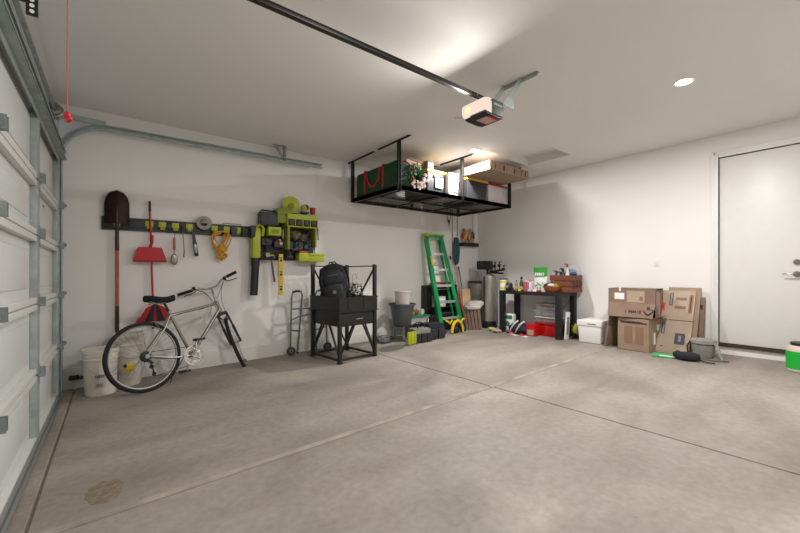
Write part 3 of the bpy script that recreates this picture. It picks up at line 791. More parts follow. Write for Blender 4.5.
# shelf bin with compartments (lime)
xa, za = U(286, 214, .2); xb, zb2 = U(315.5, 217, .2)
s_ = MB().bx(xa-.28*0, xb, -.26, -.035, za-.18, za-.165).bx(xa, xb, -.275, -.26, za-.07, za, .003).bx(xa, xb, -.26, -.24, za-.075, za-.01)
for i in range(5): s_.bx(xa+(xb-xa)*i/4-.005, xa+(xb-xa)*i/4+.005, -.27, -.035, za-.18, za-.02)
onp(s_, 'tool_shelf', m_lime)
s2 = MB()
for i in range(4): s2.bx(xa+(xb-xa)*i/4+.02, xa+(xb-xa)*(i+1)/4-.02, -.276, -.262, za-.155, za-.075, .003)
onp(s2, 'shelf_window', m_bplast, 'dark compartment front')
s3 = MB().bx(xa, xa+.035, -.262, -.035, za-.50, za-.18, .004).bx(xb-.035, xb-.012, -.262, -.10, za-.46, za-.18, .004)
onp(s3, 'shelf_upright', m_limed)
def item(name, label, cat, px, py, d, mb_list, rz=0, group=None):
    x, z = A(px, py, YA-d); t = T(name, label, cat, (x, YA-d, z), rz, group)
    for nm, mb, m in mb_list: mb.build(nm, m, t)
    return t
# circular saw on top
item('circular_saw', 'lime circular saw resting on top of the wall panel shelf', 'saw', 291, 213, .16, [
    ('blade_guard', MB().lathe([(0, -.02), (.10, -.02), (.118, -.012), (.118, .02), (.10, .028), (0, .028)], (0, 0, .115), (.1, 1, 0), n=32), m_lime),
    ('motor_housing', MB().cyl((.02, .03, .11), (.04, .12, .11), .05, n=18).bx(-.12, .13, -.03, .10, -.002, .01, .003), m_lime),
    ('saw_blade', MB().lathe([(0, -.002), (.122, -.002), (.122, .002), (0, .002)], (0, -.005, .112), (.1, 1, 0), n=40), m_nick),
    ('handle', MB().tube([(-.06, .03, .17), (-.02, .04, .225), (.06, .04, .20), (.11, .04, .12)], .018, 10), m_bplast),
    ('hub_plate', MB().cyl((-.01, -.03, .10), (-.008, -.022, .10), .042, n=20), m_limed)])
item('cordless_sander', 'small lime and black sander beside the circular saw on shelf', 'sander', 304, 214, .16, [
    ('body', MB().blob((0, 0, .09), .05, (1, .9, .9)).cyl((0, 0, .03), (0, 0, .08), .045, n=16), m_lime),
    ('base', MB().bx(-.06, .06, -.05, .05, 0, .03, .008), m_dgrey),
    ('grip', MB().blob((.03, 0, .10), .045, (1, .8, .9)), m_bplast)])
item('red_cup', 'red cup at the right end of wall panel shelf', 'cup', 312.6, 214.5, .15, [
    ('cup', MB().lathe([(0, 0), (.036, 0), (.043, .085), (.046, .09), (.043, .093), (.038, .09), (.034, .01), (0, .01)], n=24), m_red),
    ('rim', MB().lathe([(.043, .088), (.047, .091), (.043, .095)], n=24), mat('dark_red_plastic', '8c0f16', .5))])
# left upper black speaker / radio
item('work_radio', 'black rounded work radio at the upper left of panel', 'radio', 264.5, 227, .02, [
    ('body', MB().bx(-.11, .14, -.20, -.03, .0, .19, .03), m_gplast),
    ('speaker_grille', MB().cyl((-.04, -.205, .09), (-.04, -.20, .09), .065, n=22), m_bplast),
    ('carry_handle', MB().tube([(-.10, -.12, .18), (-.08, -.12, .215), (.11, -.12, .215), (.13, -.12, .18)], .010, 8), m_bplast)])
item('storage_bin', 'lime storage bin left of the shelf on wall panel', 'bin', 279.7, 224.5, .03, [
    ('bin', MB().bx(-.10, .10, -.20, -.01, 0, .20, .01), m_limed), ('front_lip', MB().bx(-.105, .105, -.215, -.20, .12, .20, .004), m_limed)])
item('storage_bin', 'bright lime bin under the black radio on wall panel', 'bin', 271, 236.5, .05, [
    ('bin', MB().bx(-.09, .09, -.17, -.01, 0, .12, .008), m_lime), ('label_holder', MB().bx(-.05, .05, -.175, -.17, .03, .09, .002), m_limed)])
item('storage_bin', 'bright lime bin at lower right end of wall panel', 'bin', 313, 262, .03, [
    ('bin', MB().bx(-.13, .11, -.16, -.01, 0, .12, .008), m_lime), ('front_lip', MB().bx(-.133, .113, -.17, -.16, .09, .125, .004), m_lime)])
item('storage_bin', 'lime bin with red contents at the lower panel middle', 'bin', 300.5, 261.5, .03, [
    ('bin', MB().bx(-.085, .075, -.16, -.01, 0, .12, .008), m_lime), ('contents', MB().bx(-.07, .06, -.15, -.02, .10, .15, .01), m_redp)])
rnd = random.Random(11)
for i, (px, py, w0, h0, mm, nm, ll) in enumerate([
    (264, 246, .07, .10, m_gplast, 'drill', 'dark drill low on the left edge of the wall panel'),
    (277, 248, .08, .09, m_dgrey, 'battery_charger', 'grey battery charger near the centre left of wall panel'),
    (286, 250, .06, .12, m_gplast, 'impact_driver', 'charcoal impact driver in the middle of the wall panel'),
    (296, 250, .06, .11, m_dgrey, 'jigsaw', 'dark grey jigsaw just right of panel centre'),
    (264, 260, .10, .11, m_fabbl, 'tool_pouch', 'charcoal tool pouch at lower left corner of panel'),
    (306, 250, .08, .07, mat('blue_grey_plastic', '3f5f72', .5), 'tape_measure', 'blue grey case on right side of wall panel'),
    (291, 243, .05, .08, m_fabb, 'glue_gun', 'black power tool hanging beneath the shelf compartments'),
    (276, 243, .025, .05, m_redp, 'screw_case', 'small red case left of panel centre')]):
    sub = [('body', MB().bx(-w0, w0, -.13, -.03, 0, h0, .02), mm), ('chuck', MB().cyl((0, -.13, h0*.6), (0, -.165, h0*.6), h0*.28, n=16), m_nick if i % 3 == 1 else m_bplast)]
    if i in (0, 2, 3, 6): sub.append(('trigger_grip', MB().tube([(0, -.09, 0), (.015, -.09, -.05), (.02, -.09, -.09)], .02, 8), m_bplast)); sub.append(('battery', MB().bx(-.035, .055, -.13, -.05, -.12, -.085, .006), m_limed if i % 2 else m_bplast))
    item(nm, ll, 'tool', px, py, .02, sub)
item('work_gloves', 'crumpled olive gloves stuffed below the lime shelf', 'gloves', 296, 236, .05, [
    ('glove', MB().blob((-.05, -.10, .0), .075, (1.1, .7, .8), jit=.25, seed=3), mat('olive_cloth', '6c6a45', .9, 0, .3, 25)),
    ('glove', MB().blob((.05, -.11, -.03), .07, (1.1, .7, .8), jit=.28, seed=8), mat('brown_cloth', '57503f', .9, 0, .3, 25))])
for px, mm, l in ((284.5, m_white, 'white handled screwdriver standing in the panel left upright'), (288, m_redp, 'pink handled screwdriver standing in the panel left upright'), (316.5, m_redd, 'dark red pliers hanging at right edge of panel'), (318.5, m_brown, 'brown pliers hanging outermost at right edge of panel')):
    right = px > 300; x, z = A(px, 236 if right else 238, YA-.15)
    t = T('pliers' if right else 'screwdriver', l, 'pliers' if right else 'screwdriver', (x, YA-.10, z))
    if right:
        for s_2 in (-1, 1): MB().tube([(0, 0, .20), (s_2*.012, 0, .10), (s_2*.018, 0, -.06)], .008, 7).build('grip', mm, t)
        MB().bx(-.012, .012, -.008, .008, .19, .25, .004).cyl((0, .02, .18), (0, .098, .18), .004).build('jaws', m_nick, t)
    else:
        MB().cyl((0, 0, .0), (0, 0, .13), .014, .011, n=10).build('handle', mm, t); MB().cyl((0, 0, .0), (0, 0, -.10), .004).cyl((0, 0, .05), (0, .07, .05), .004).build('shaft', m_nick, t)
x, z = A(316, 252, YA-.1)
item('clamp', 'chrome bar clamp hanging at the right edge of the panel', 'clamp', 313, 236, .10, [
    ('bar', MB().cyl((.01, 0, .05), (.01, 0, -.33), .009, n=8), m_chrome), ('jaw', MB().bx(-.06, .02, -.015, .015, -.02, .02, .004).bx(-.06, .02, -.015, .015, -.30, -.27, .004), m_bplast)])
# level and stick
x, z1_ = A(282, 254, YA-.17); z0_ = A(282, 295, YA-.17)[1]
lv = T('spirit_level', 'yellow spirit level hanging below the wall panel', 'level', (x, YA-.12, z0_))
hh = z1_-z0_
MB().bx(-.03, .03, -.012, .012, 0, hh, .003).build('body', mat('level_yellow', 'd9b62c', .4), lv)
for zz in (.08, hh*.5, hh-.09): MB().cyl((0, -.0125, zz), (0, -.0145, zz), .018, n=16).bx(-.02, .02, -.0155, -.012, zz+.03, zz+.045).build('vial', m_bplast, lv)
MB().cyl((0, .012, hh-.03), (0, .10, hh-.03), .006).build('hanging_peg', m_bplast, lv)
x, z1_ = A(271.5, 260, YA-.15); z0_ = A(274, 282, YA-.15)[1]
hm = T('hammer', 'brown handled hammer hanging left of the yellow level', 'hammer', (x, YA-.13, z1_))
MB().cyl((0, 0, .03), (.05, 0, z0_-z1_), .013, .015, n=10).build('handle', mat('worn_brown_wood', '7a5540', .6, 0, .1), hm)
MB().cyl((-.06, 0, .04), (.05, 0, .04), .017, n=12).build('head', m_nick, hm)
MB().bx(-.035, .035, -.03, .12, .055, .075, .004).build('holder', m_lime, hm)

# ================================================================== WALKER, STAND
wk = T('folding_walker', 'grey aluminium folding walker with small front wheels behind black stand', 'walker', (2.29, 5.16, F(2.29, 5.16)))
for s, yo in ((-1, 0.0), (1, .0)):
    x0 = s*.285
    MB().tube([(x0*1.0, -.02, .10), (x0*.97, -.02, .50), (x0*.93, -.02, .84), (x0*.86, -.02, .90), (x0*.70, -.02, .915), (x0*.45, -.02, .91), (x0*.36, -.01, .85), (x0*.42, .03, .45), (x0*.52, .05, .02)], .0125, 10).build('side_frame', m_walk, wk)
    MB().cyl((x0*.42, .03, .32), (x0*.98, -.02, .36), .009, n=8).build('side_brace', m_walk, wk)
    MB().tube([(x0*.88, -.02, .90), (x0*.70, -.02, .915), (x0*.5, -.02, .912)], .017, 10).build('hand_grip', m_gplast, wk)
    wy = -.05
    w1 = MB().lathe([(.0, -.012), (.05, -.012), (.0625, -.010), (.0625, .010), (.05, .012), (0, .012)], (x0, wy, .0635), (.25, 1, 0), n=24).build('wheel', m_gplast, wk)
    MB().lathe([(.0, -.015), (.03, -.015), (.03, -.013)], (x0, wy, .0635), (.25, 1, 0), n=16).build('hub', m_walk, w1)
    MB().cyl((x0, -.02, .10), (x0, wy-.02, .06), .008).cyl((x0*.52, .05, .02), (x0*.52, .05, .0), .018).build('foot', m_gplast, wk)
MB().cyl((-.278, -.02, .66), (.278, -.02, .66), .011, n=10).build('cross_bar', m_walk, wk)
MB().tube([(-.275, -.02, .50), (-.15, -.02, .55), (0, -.02, .565), (.15, -.02, .55), (.275, -.02, .50)], .011, 10).build('cross_bar', m_walk, wk)

sx_, sy_, rz_ = 2.545, 4.562, math.radians(7)
sd_ = T('steel_stand', 'black steel parts stand with raised posts, tray and drawer', 'stand', (sx_, sy_, F(sx_, sy_)), rz_)
hx, hy = .295, .32
TZ = {'l': 1.285, 'r': 1.285, 'b': 1.285, 'f': .84}
corners = {'f': (-hx, -hy), 'l': (-hx, hy), 'r': (hx, -hy), 'b': (hx, hy)}
for k, (x, y) in corners.items():
    MB().bx(x-.022, x+.022, y-.022, y+.022, .0, TZ[k], .003).bx(x-.03, x+.03, y-.03, y+.03, 0, .02, .004).build('post', m_blackm, sd_)
def face(a, b, z0, z1, nm, inset=.0):
    (xa, ya), (xb, yb) = corners[a], corners[b]
    return (xa, ya), (xb, yb)
fr = MB()
for a, b in (('f', 'l'), ('f', 'r'), ('l', 'b'), ('r', 'b')):
    (xa, ya), (xb, yb) = corners[a], corners[b]
    MB().bar((xa, ya, .045), (xb, yb, .045), .03, .03).build('bottom_rail', m_blackm, sd_)
    for p, q in ((corners[a], 0), (corners[b], 1)):
        mx, my = (xa+xb)/2, (ya+yb)/2; fx, fy = mx+(p[0]-mx)*.30, my+(p[1]-my)*.30
        MB().bar((p[0], p[1], .07), (fx, fy, .47), .028, .012).build('brace', m_blackm, sd_)
for a, b in (('l', 'b'), ('r', 'b')):
    (xa, ya), (xb, yb) = corners[a], corners[b]
    MB().cyl((xa, ya, 1.262), (xb, yb, 1.262), .008, n=8).build('top_rail', m_blackm, sd_)
    if (a, b) == ('l', 'b'): MB().bar((xa, ya, 1.25), ((xa+xb)/2-.05, (ya+yb)/2, .85), .028, .012).build('brace', m_blackm, sd_)
    else: MB().bar((xa, ya, 1.25), ((xa+xb)/2, (ya+yb)/2, .85), .028, .012).build('brace', m_blackm, sd_)
tr1 = MB(); o_ = .026
for (x0, x1, y0, y1) in ((-hx-o_, hx+o_, -hy-o_, -hy-o_+.006), (-hx-o_, hx+o_, hy+o_-.006, hy+o_), (-hx-o_, -hx-o_+.006, -hy-o_, hy+o_), (hx+o_-.006, hx+o_, -hy-o_, hy+o_)):
    tr1.bx(x0, x1, y0, y1, .67, .845)
tr1.bx(-hx-o_, hx+o_, -hy-o_, hy+o_, .665, .672).bx(-hx-o_-.008, hx+o_+.008, -hy-o_-.008, -hy-o_, .835, .85).bx(-hx-o_-.008, -hx-o_, -hy-o_, hy+o_, .835, .85).bx(-hx-o_-.012, hx+o_+.012, -hy-o_-.012, hy+o_+.012, .655, .667)
for xx in (-.18, .08): tr1.bx(xx, xx+.012, -hy-o_-.006, -hy-o_, .67, .84)
tr1.build('tray', m_blackm, sd_)
MB().bx(-hx-.0, hx+.0, -hy-.0, hy+.0, .47, .655, .003).build('drawer_case', m_blackm, sd_)
dwr = MB().bx(-hx+.03, hx-.03, -hy-.012, -hy, .49, .63, .004).build('drawer', m_black, sd_)
MB().tube([(-.06, -hy-.012, .56), (-.055, -hy-.035, .56), (.055, -hy-.035, .56), (.06, -hy-.012, .56)], .006, 8).build('handle', m_chrome, dwr)

x, y = 2.45, 4.58
bp_ = T('backpack', 'black backpack sitting upright on the black steel stand', 'backpack', (x, y, F(2.57, 4.56)+.675), rot=(math.radians(-5), math.radians(-6), math.radians(-30)))
MB().blob((0, 0, .31), .30, (.63, .45, 1.04), n=22, m=16, jit=.05, seed=1, sq=.8).build('main_compartment', m_fabb, bp_)
MB().blob((0, -.11, .20), .14, (1.0, .5, 1.05), n=16, m=12, jit=.03, seed=2, sq=.75).build('front_pocket', m_fabbl, bp_)
MB().blob((0, -.10, .42), .13, (1.1, .5, .8), n=16, m=12, jit=.04, seed=5, sq=.75).build('upper_pocket', m_fabbl, bp_)
for s in (-1, 1):
    MB().blob((s*.17, -.0, .15), .09, (.5, .9, 1.3), n=12, m=8, jit=.05, seed=7).build('side_pocket', m_fabb, bp_)
    MB().tube([(s*.09, .10, .60), (s*.17, .09, .56), (s*.195, .07, .40), (s*.18, .06, .22)], .012, 6, flat=2).build('shoulder_strap', m_fabb, bp_)
    MB().tube([(s*.13, -.10, .52), (s*.16, -.13, .40), (s*.13, -.15, .22)], .006, 5).build('compression_strap', m_fabbl, bp_)
MB().tube([(-.05, .05, .60), (-.04, .04, .65), (.04, .04, .65), (.05, .05, .60)], .010, 7).build('top_loop', m_fabb, bp_)
MB().bx(-.02, .02, -.185, -.178, .20, .24).bx(-.07, .07, -.165, -.16, .45, .455).build('reflective_patch', mat('reflective_grey', '7f8388', .4), bp_)
pl = T('potted_plant', 'small dark green wiry plant lying in the stand tray', 'plant', (2.68, 4.50, F(2.57, 4.56)+.675))
MB().lathe([(0, 0), (.07, 0), (.09, .10), (.095, .11), (.085, .11), (.065, .02), (0, .02)], n=18).build('pot', m_gplast, pl)
pm_ = MB(); rnd = random.Random(5)
for i in range(150):
    a = rnd.uniform(0, 2*PI); r = rnd.uniform(.02, .13); z = rnd.uniform(.12, .34); c = Vector((r*math.cos(a), r*math.sin(a), z)); d = Vector((rnd.uniform(-1, 1), rnd.uniform(-1, 1), rnd.uniform(-.3, 1))).normalized()*.04; e = Vector((-d.y, d.x, .01))*.4
    pm_.quad(c-d, c-e, c+d, c+e)
pm_.build('leaves', mat('dull_plant_green', '4b5a34', .7, 0, .3, 20), pl)
MB().tube([(0, 0, .1), (-.04, -.02, .30), (-.03, 0, .46), (.03, .01, .48), (.05, .01, .40)], .0025, 5).tube([(0, 0, .1), (.03, .02, .26), (.07, 0, .30)], .0025, 5).build('stems', m_brown, pl)

# ================================================================== POTS AND BAGS NEAR LADDER
x, y = 3.82, 4.86
ps = T('plant_stand', 'thin wire plant stand carrying the large grey flower pot', 'stand', (x, y, F(x, y)))
ws = MB().tube([(.15*math.cos(a), .15*math.sin(a), .26) for a in [2*PI*i/24 for i in range(24)]], .005, 6, closed=True)
ws.build('ring', m_blackm, ps)
for i in range(3):
    a = 2*PI*i/3+.5; MB().tube([(.15*math.cos(a), .15*math.sin(a), .26), (.12*math.cos(a), .12*math.sin(a), .10), (.15*math.cos(a), .15*math.sin(a), .003), (.19*math.cos(a), .19*math.sin(a), .004)], .005, 6).build('leg', m_blackm, ps)
MB().cyl((.0, 0, .258), (.0, 0, .262), .15, n=24).build('plate', m_blackm, ps)
gp = T('flower_pot', 'large dark grey tapered flower pot holding a white pot', 'pot', (x, y, F(x, y)+.264))
MB().lathe([(0, 0), (.135, 0), (.145, .01), (.205, .335), (.225, .34), (.225, .365), (.205, .365), (.20, .35), (.14, .03), (0, .03)], n=40).build('pot', mat('slate_pot', '55575a', .6), gp)
MB().lathe([(.2255, .336), (.228, .35), (.2255, .368)], n=40).build('rim', mat('slate_pot_rim', '4a4c4e', .6), gp)
wp = T('small_pot', 'white round pot set inside the dark grey flower pot', 'pot', (x+.01, y, F(x, y)+.296))
MB().lathe([(0, 0), (.095, 0), (.10, .01), (.135, .52), (.144, .525), (.144, .55), (.132, .55), (.095, .02), (0, .02)], n=36).build('pot', m_cloth, wp)
MB().lathe([(.1445, .53), (.1465, .54), (.1445, .55)], n=36).build('rim', m_white, wp)
def bag(x, y, rz, lx, ly, lz, label, m1, m2, name='tool_bag', cat='bag', pockets=3, grp=None):
    t = T(name, label, cat, (x, y, F(x, y)+.001), rz, grp)
    b = MB().box((0, 0, lz/2), (lx, ly, lz), bev=min(lx, ly, lz)*.18); b.build('body', m1, t)
    for i in range(pockets):
        xx = -lx/2+lx*(i+.5)/pockets
        MB().box((xx, -ly/2-.015, lz*.36), (lx/pockets*.84, .035, lz*.62), bev=.012).build('pocket', m2, t)
    for s in (-1, 1):
        MB().tube([(-lx*.22, s*ly*.28, lz*.9), (-lx*.2, s*ly*.2, lz*1.25), (-lx*.08, s*ly*.1, lz*1.38), (lx*.08, s*ly*.1, lz*1.38), (lx*.2, s*ly*.2, lz*1.25), (lx*.22, s*ly*.28, lz*.9)], .009, 7).build('handle', m_fabb, t)
    return t
bag(3.99, 4.62, math.radians(-4), .34, .22, .23, 'grey tool bag with lime side pockets on the floor', mat('grey_tool_bag', '77776f', .85, 0, .2, 20), m_fabbl, pockets=3)
lm = T('lime_pouch', 'lime green pouch standing against the grey tool bag', 'pouch', (3.73, 4.50, F(4, 4.5)+.001), math.radians(8))
MB().box((0, 0, .10), (.19, .05, .20), bev=.02).build('pouch', m_lime, lm)
MB().bx(-.05, -.035, -.028, -.02, .01, .21).bx(.035, .05, -.028, -.02, .01, .21).build('webbing', m_limed, lm)
bag(4.36, 4.70, math.radians(-3), .33, .26, .27, 'black tool bag beside the foot of green ladder', m_fabb, m_fabbl, pockets=2)
q = T('rope_handle_tote', 'black loose bag of cords behind the tool bags', 'bag', (4.40, 5.02, F(4.4, 5)+.001))
MB().blob((0, 0, .13), .15, (1.5, .6, .9), jit=.12, seed=9).build('body', m_fabbl, q); MB().tube([(-.1, -.02, .22), (-.05, -.05, .33), (.06, -.05, .33), (.12, -.02, .2)], .01, 6).build('handle', m_fabb, q)
# low bench with green top
x, y = 4.17, 5.08
gb = T('low_bench', 'low white bench with green top against the left wall', 'bench', (x, y, F(x, y)))
MB().bx(-.28, .33, -.17, .17, .36, .385, .004).build('top', m_green, gb)
for a in (-1, 1):
    for b in (-1, 1): MB().bx(.02+a*.27-.015, .02+a*.27+.015, b*.145-.015, b*.145+.015, 0, .36).build('leg', m_white, gb)
MB().bx(-.25, .30, -.13, -.12, .24, .36).build('apron', m_cloth, gb)
t = T('work_glove', 'reddish brown crumpled glove on the green bench top', 'glove', (x+.10, y-.02, F(x, y)+.387))
MB().blob((0, 0, .05), .075, (1, .8, .68), jit=.12, seed=3).build('palm', mat('reddish_brown_leather', '8a4f42', .7, 0, .2, 20), t); MB().blob((-.08, -.03, .03), .04, (1.2, .7, .6), jit=.1, seed=4).build('cuff', m_yel, t)
t = T('dark_shoe', 'dark shoe on green bench top next to the grey pot', 'shoe', (x-.15, y-.04, F(x, y)+.387), .3)
MB().blob((0, 0, .04), .10, (1.1, .42, .45), jit=.03, seed=3).blob((-.05, 0, .07), .05, (1, .8, .8)).build('upper', m_fabb, t); MB().box((0, 0, .008), (.23, .08, .015), bev=.006).build('sole', m_gplast, t)
t = T('white_mug', 'white cup on green bench top beside the ladder rail', 'cup', (x+.26, y-.02, F(x, y)+.387))
MB().lathe([(0, 0), (.035, 0), (.04, .09), (.036, .09), (.032, .01), (0, .01)], n=20).build('cup', m_white, t); MB().tube([(.038, 0, .07), (.06, 0, .06), (.06, 0, .03), (.036, 0, .02)], .005, 6).build('handle', m_white, t)
# small clear tub and papers on the floor, left of the pot
x, y = 3.52, 4.95
t = T('wire_basket', 'small dark framed basket on floor between stand and pot', 'basket', (x, y, F(x, y)+.001), .2)
MB().box((0, 0, .004), (.20, .16, .006)).build('base', m_gplast, t)
for z in (.03, .10): MB().tube([(-.1, -.08, z), (.1, -.08, z), (.1, .08, z), (-.1, .08, z)], .006, 6, closed=True).build('rim', m_gplast, t)
MB().box((0, 0, .05), (.16, .12, .09), bev=.02).build('contents', m_clear, t)
t = T('white_bag', 'crumpled white plastic bag by the wall behind grey pot', 'bag', (3.62, 5.14, F(3.6, 5.1)+.001))
MB().blob((0, 0, .11), .14, (.9, .7, .85), jit=.12, seed=12).build('body', m_white, t); MB().blob((.03, 0, .25), .05, (1, .6, 1), jit=.25, seed=5).build('knot', m_white, t)
mt = MB(); mt.prism([(.26*math.cos(2*PI*i/20), .15*math.sin(2*PI*i/20)) for i in range(20)], (0, 0, 0), (1, 0, .0222), (0, 1, -.0121), (0, 0, .004))
tag(mt.build('rubber_mat', mat('dark_mat', '5a5650', .9)), 'dark flat mat on the floor in front of grey flower pot', 'mat', loc=(3.36, 4.52, F(3.36, 4.52)+.0005), rz=.3)

# ================================================================== LADDER
ld = T('step_ladder', 'green fibreglass step ladder with yellow top, folded against wall', 'ladder', (4.99, 4.90, F(5, 4.9)))
BL, BR, TL, TR = Vector((-.235, -.06, 0)), Vector((.30, -.06, 0)), Vector((-.36, .27, 1.80)), Vector((.03, .27, 1.80))
def lerpz(a, b, z): return a.lerp(b, z/1.8)
for a, b in ((BL, TL), (BR, TR)):
    MB().bar(a, b, .085, .028, up=(0, 1, 0), bev=.003).build('front_rail', m_green, ld)
for k, z in enumerate((.27, .57, .87, 1.17, 1.47)):
    a, b = lerpz(BL, TL, z), lerpz(BR, TR, z)
    MB().bar(a+Vector((.014, .0, 0)), b-Vector((.014, 0, 0)), .022, .045, up=(0, 0, 1), bev=.003).build('step', mat('bright_step_aluminium', 'c9cbca', .4, .5), ld)
RB = Vector((0, .10, 0))
for a, b in ((BL+Vector((.05, .14, 0)), TL+Vector((.02, .05, 0))), (BR+Vector((-.05, .14, 0)), TR+Vector((-.02, .05, 0)))):
    MB().bar(a, b-Vector((0, 0, .05)), .035, .03, up=(0, 1, 0)).build('rear_rail', m_green, ld)
for z in (.35, .8, 1.25):
    MB().bar(lerpz(BL+Vector((.05, .14, 0)), TL+Vector((.02, .05, 0)), z), lerpz(BR+Vector((-.05, .14, 0)), TR+Vector((-.02, .05, 0)), z), .03, .012, up=(0, 0, 1)).build('rear_brace', m_alu, ld)
MB().box((-.165, .28, 1.825), (.46, .15, .05), bev=.01).build('top_cap', mat('ladder_cap_yellow', 'b9b52c', .45), ld)
MB().box((-.165, .20, 1.80), (.36, .006, .05)).build('cap_label', m_green, ld)
for s, a in ((-1, BL), (1, BR)):
    MB().box(a+Vector((0, 0, .02)), (.055, .10, .04), bev=.006).build('foot', m_rubber, ld)
    MB().tube([a+Vector((-s*.02, -.045, .24)), a+Vector((-s*.06, -.045, .235)), a+Vector((-s*.13, -.05, .18)), a+Vector((-s*.10+(.03 if s > 0 else 0), -.05, .05)) if 0 else a+Vector((-s*.20, -.04, .24))], .013, 6, flat=1.6).build('corner_brace', m_yel, ld)
lab(MB().bar(lerpz(BL, TL, 1.25)+Vector((0, -.046, 0)), lerpz(BL, TL, 1.42)+Vector((0, -.046, 0)), .05, .003, up=(0, 1, 0)).build('label', m_yel, ld), 'small yellow warning label')
lab(MB().bar(lerpz(BL, TL, .95)+Vector((0, -.046, 0)), lerpz(BL, TL, 1.15)+Vector((0, -.046, 0)), .05, .003, up=(0, 1, 0)).build('label', m_white, ld), 'small white label') if 0 else None
# yellow hoop between the ladder feet
t = T('yellow_hose', 'black and yellow hose hoop on the floor behind ladder feet', 'hose', (5.0, 4.74, F(5.1, 4.8)+.002))
MB().tube([(.14*math.cos(a)-.0, -.02, .21*math.sin(a)+.015) for a in [PI*i/16 for i in range(17)]], .026, 8).build('hoop', m_yel, t)
MB().tube([(.105*math.cos(a), -.022, .16*math.sin(a)+.02) for a in [PI*i/16 for i in range(17)]], .018, 8).build('inner_liner', m_bplast, t)
MB().blob((0, .0, .07), .075, (1, .5, .9), jit=.1, seed=3).build('nozzle', m_bplast, t)
# black shelf unit behind ladder
sx0 = 4.62
sf = T('shelf_unit', 'low black shelf unit standing behind the green ladder', 'shelf unit', (sx0, 5.12, F(4.9, 5.1)))
for xx in (0, .78): MB().bx(xx-.012, xx+.012, -.0, .155, .0, .88, .002).build('side_panel', m_black, sf)
for z in (.04, .45, .86): MB().bx(.012, .768, .0, .155, z-.012, z+.012, .002).build('shelf', m_black, sf)
MB().bx(.0, .78, .150, .157, .0, .88).build('back_panel', m_black, sf)
t = T('white_carton', 'small white carton on the middle shelf seen through the ladder', 'carton', (sx0+.36, 5.19, F(4.9, 5.1)+.463)); MB().bx(-.13, .13, -.055, .055, 0, .20, .004).build('carton', m_paper, t); MB().bx(-.13, .13, -.057, -.055, .09, .12).build('print_band', m_bgrey, t)
t = T('red_case', 'dark red case on top of the black shelf unit', 'case', (sx0+.42, 5.19, F(4.9, 5.1)+.873)); MB().bx(-.22, .22, -.05, .05, 0, .07, .012).build('case', mat('dull_red_case', '8f4038', .6), t); MB().bx(-.06, .06, -.058, -.05, .02, .045, .004).build('latch', m_bplast, t)
t = T('storage_crate', 'charcoal crate on the lowest shelf behind the ladder', 'crate', (sx0+.40, 5.19, F(4.9, 5.1)+.053)); MB().bx(-.28, .28, -.06, .055, 0, .28, .01).build('crate', m_gplast, t); MB().bx(-.285, .285, -.065, .055, .28, .31, .006).build('lid', m_black, t)
# broom handles and poles leaning in corner
for (xb, yb, xt, yt, zt_, r, mm, nm, l, hd) in (
    (5.50, 5.10, 5.36, 5.25, 1.42, .012, m_white, 'mop', 'thin white pole leaning against the wall nearest the ladder', 0),
    (5.58, 5.05, 5.50, 5.25, 1.30, .012, m_wood, 'broom', 'pale wooden broom handle leaning in the corner', 1),
    (5.66, 5.06, 5.60, 5.25, 1.20, .011, mat('green_handle', '2f6a58', .5), 'rake', 'dark green handled tool leaning in the corner', 0),
    (5.50, 4.98, 5.44, 5.22, .92, .016, m_redd, 'dust_mop', 'short tool with dark red handle leaning behind the ladder', 1)):
    f0 = F(xb, yb); t = T(nm, l, nm.replace('_', ' '), (xb, yb, f0+.01))
    tv = Vector((xt-xb, yt-yb, zt_)); MB().cyl((0, 0, .06), tv, r, n=8).build('handle', mm, t)
    MB().cyl(tv*.96, tv*1.01, r*1.3, n=8).build('end_cap', m_bplast, t)
    if hd: MB().box((0, 0, .05), (.20, .05, .11), bev=.012).build('head', m_fabbl, t)
    else: MB().box((0, 0, .03), (.12, .07, .05), bev=.01).build('head', m_bplast, t)
# tan board, brown boards with folded cloth
t = T('tan_board', 'pale tan board standing in the corner behind the brown boards', 'board', (5.60, 4.99, F(5.74, 4.93)), math.radians(-20), rot=(math.radians(-7), 0, math.radians(-20)))
MB().bx(-.09, .09, 0, .025, .0, .78, .003).build('board', m_wood, t); MB().bx(-.05, .05, -.002, 0, .3, .5).build('paper_label', m_cardl, t)
for i in range(5):
    x = 5.43+i*.040; y = 4.86-.049*i
    t = T('floor_board', 'brown wood plank leaning with the others below a folded cloth', 'plank', (x, y, F(x, y)+.002), group='brown planks leaning by the water tanks', rot=(math.radians(-14), math.radians(-9+1.5*i), math.radians(-39)))
    MB().bx(-.027, .027, 0, .018, 0, .46+.02*(i % 2), .002).build('plank', m_woodb, t)
t = T('folded_cloth', 'pale folded cloth draped on top of the brown planks', 'cloth', (5.60, 4.84, F(5.6, 4.84)+.42), -.6)
for i in range(3): MB().blob((.03*(i-1), .01*i, .04*i), .13, (1.25, .6, .38), jit=.11, seed=20+i, sq=.7).build('fold', m_cloth, t)

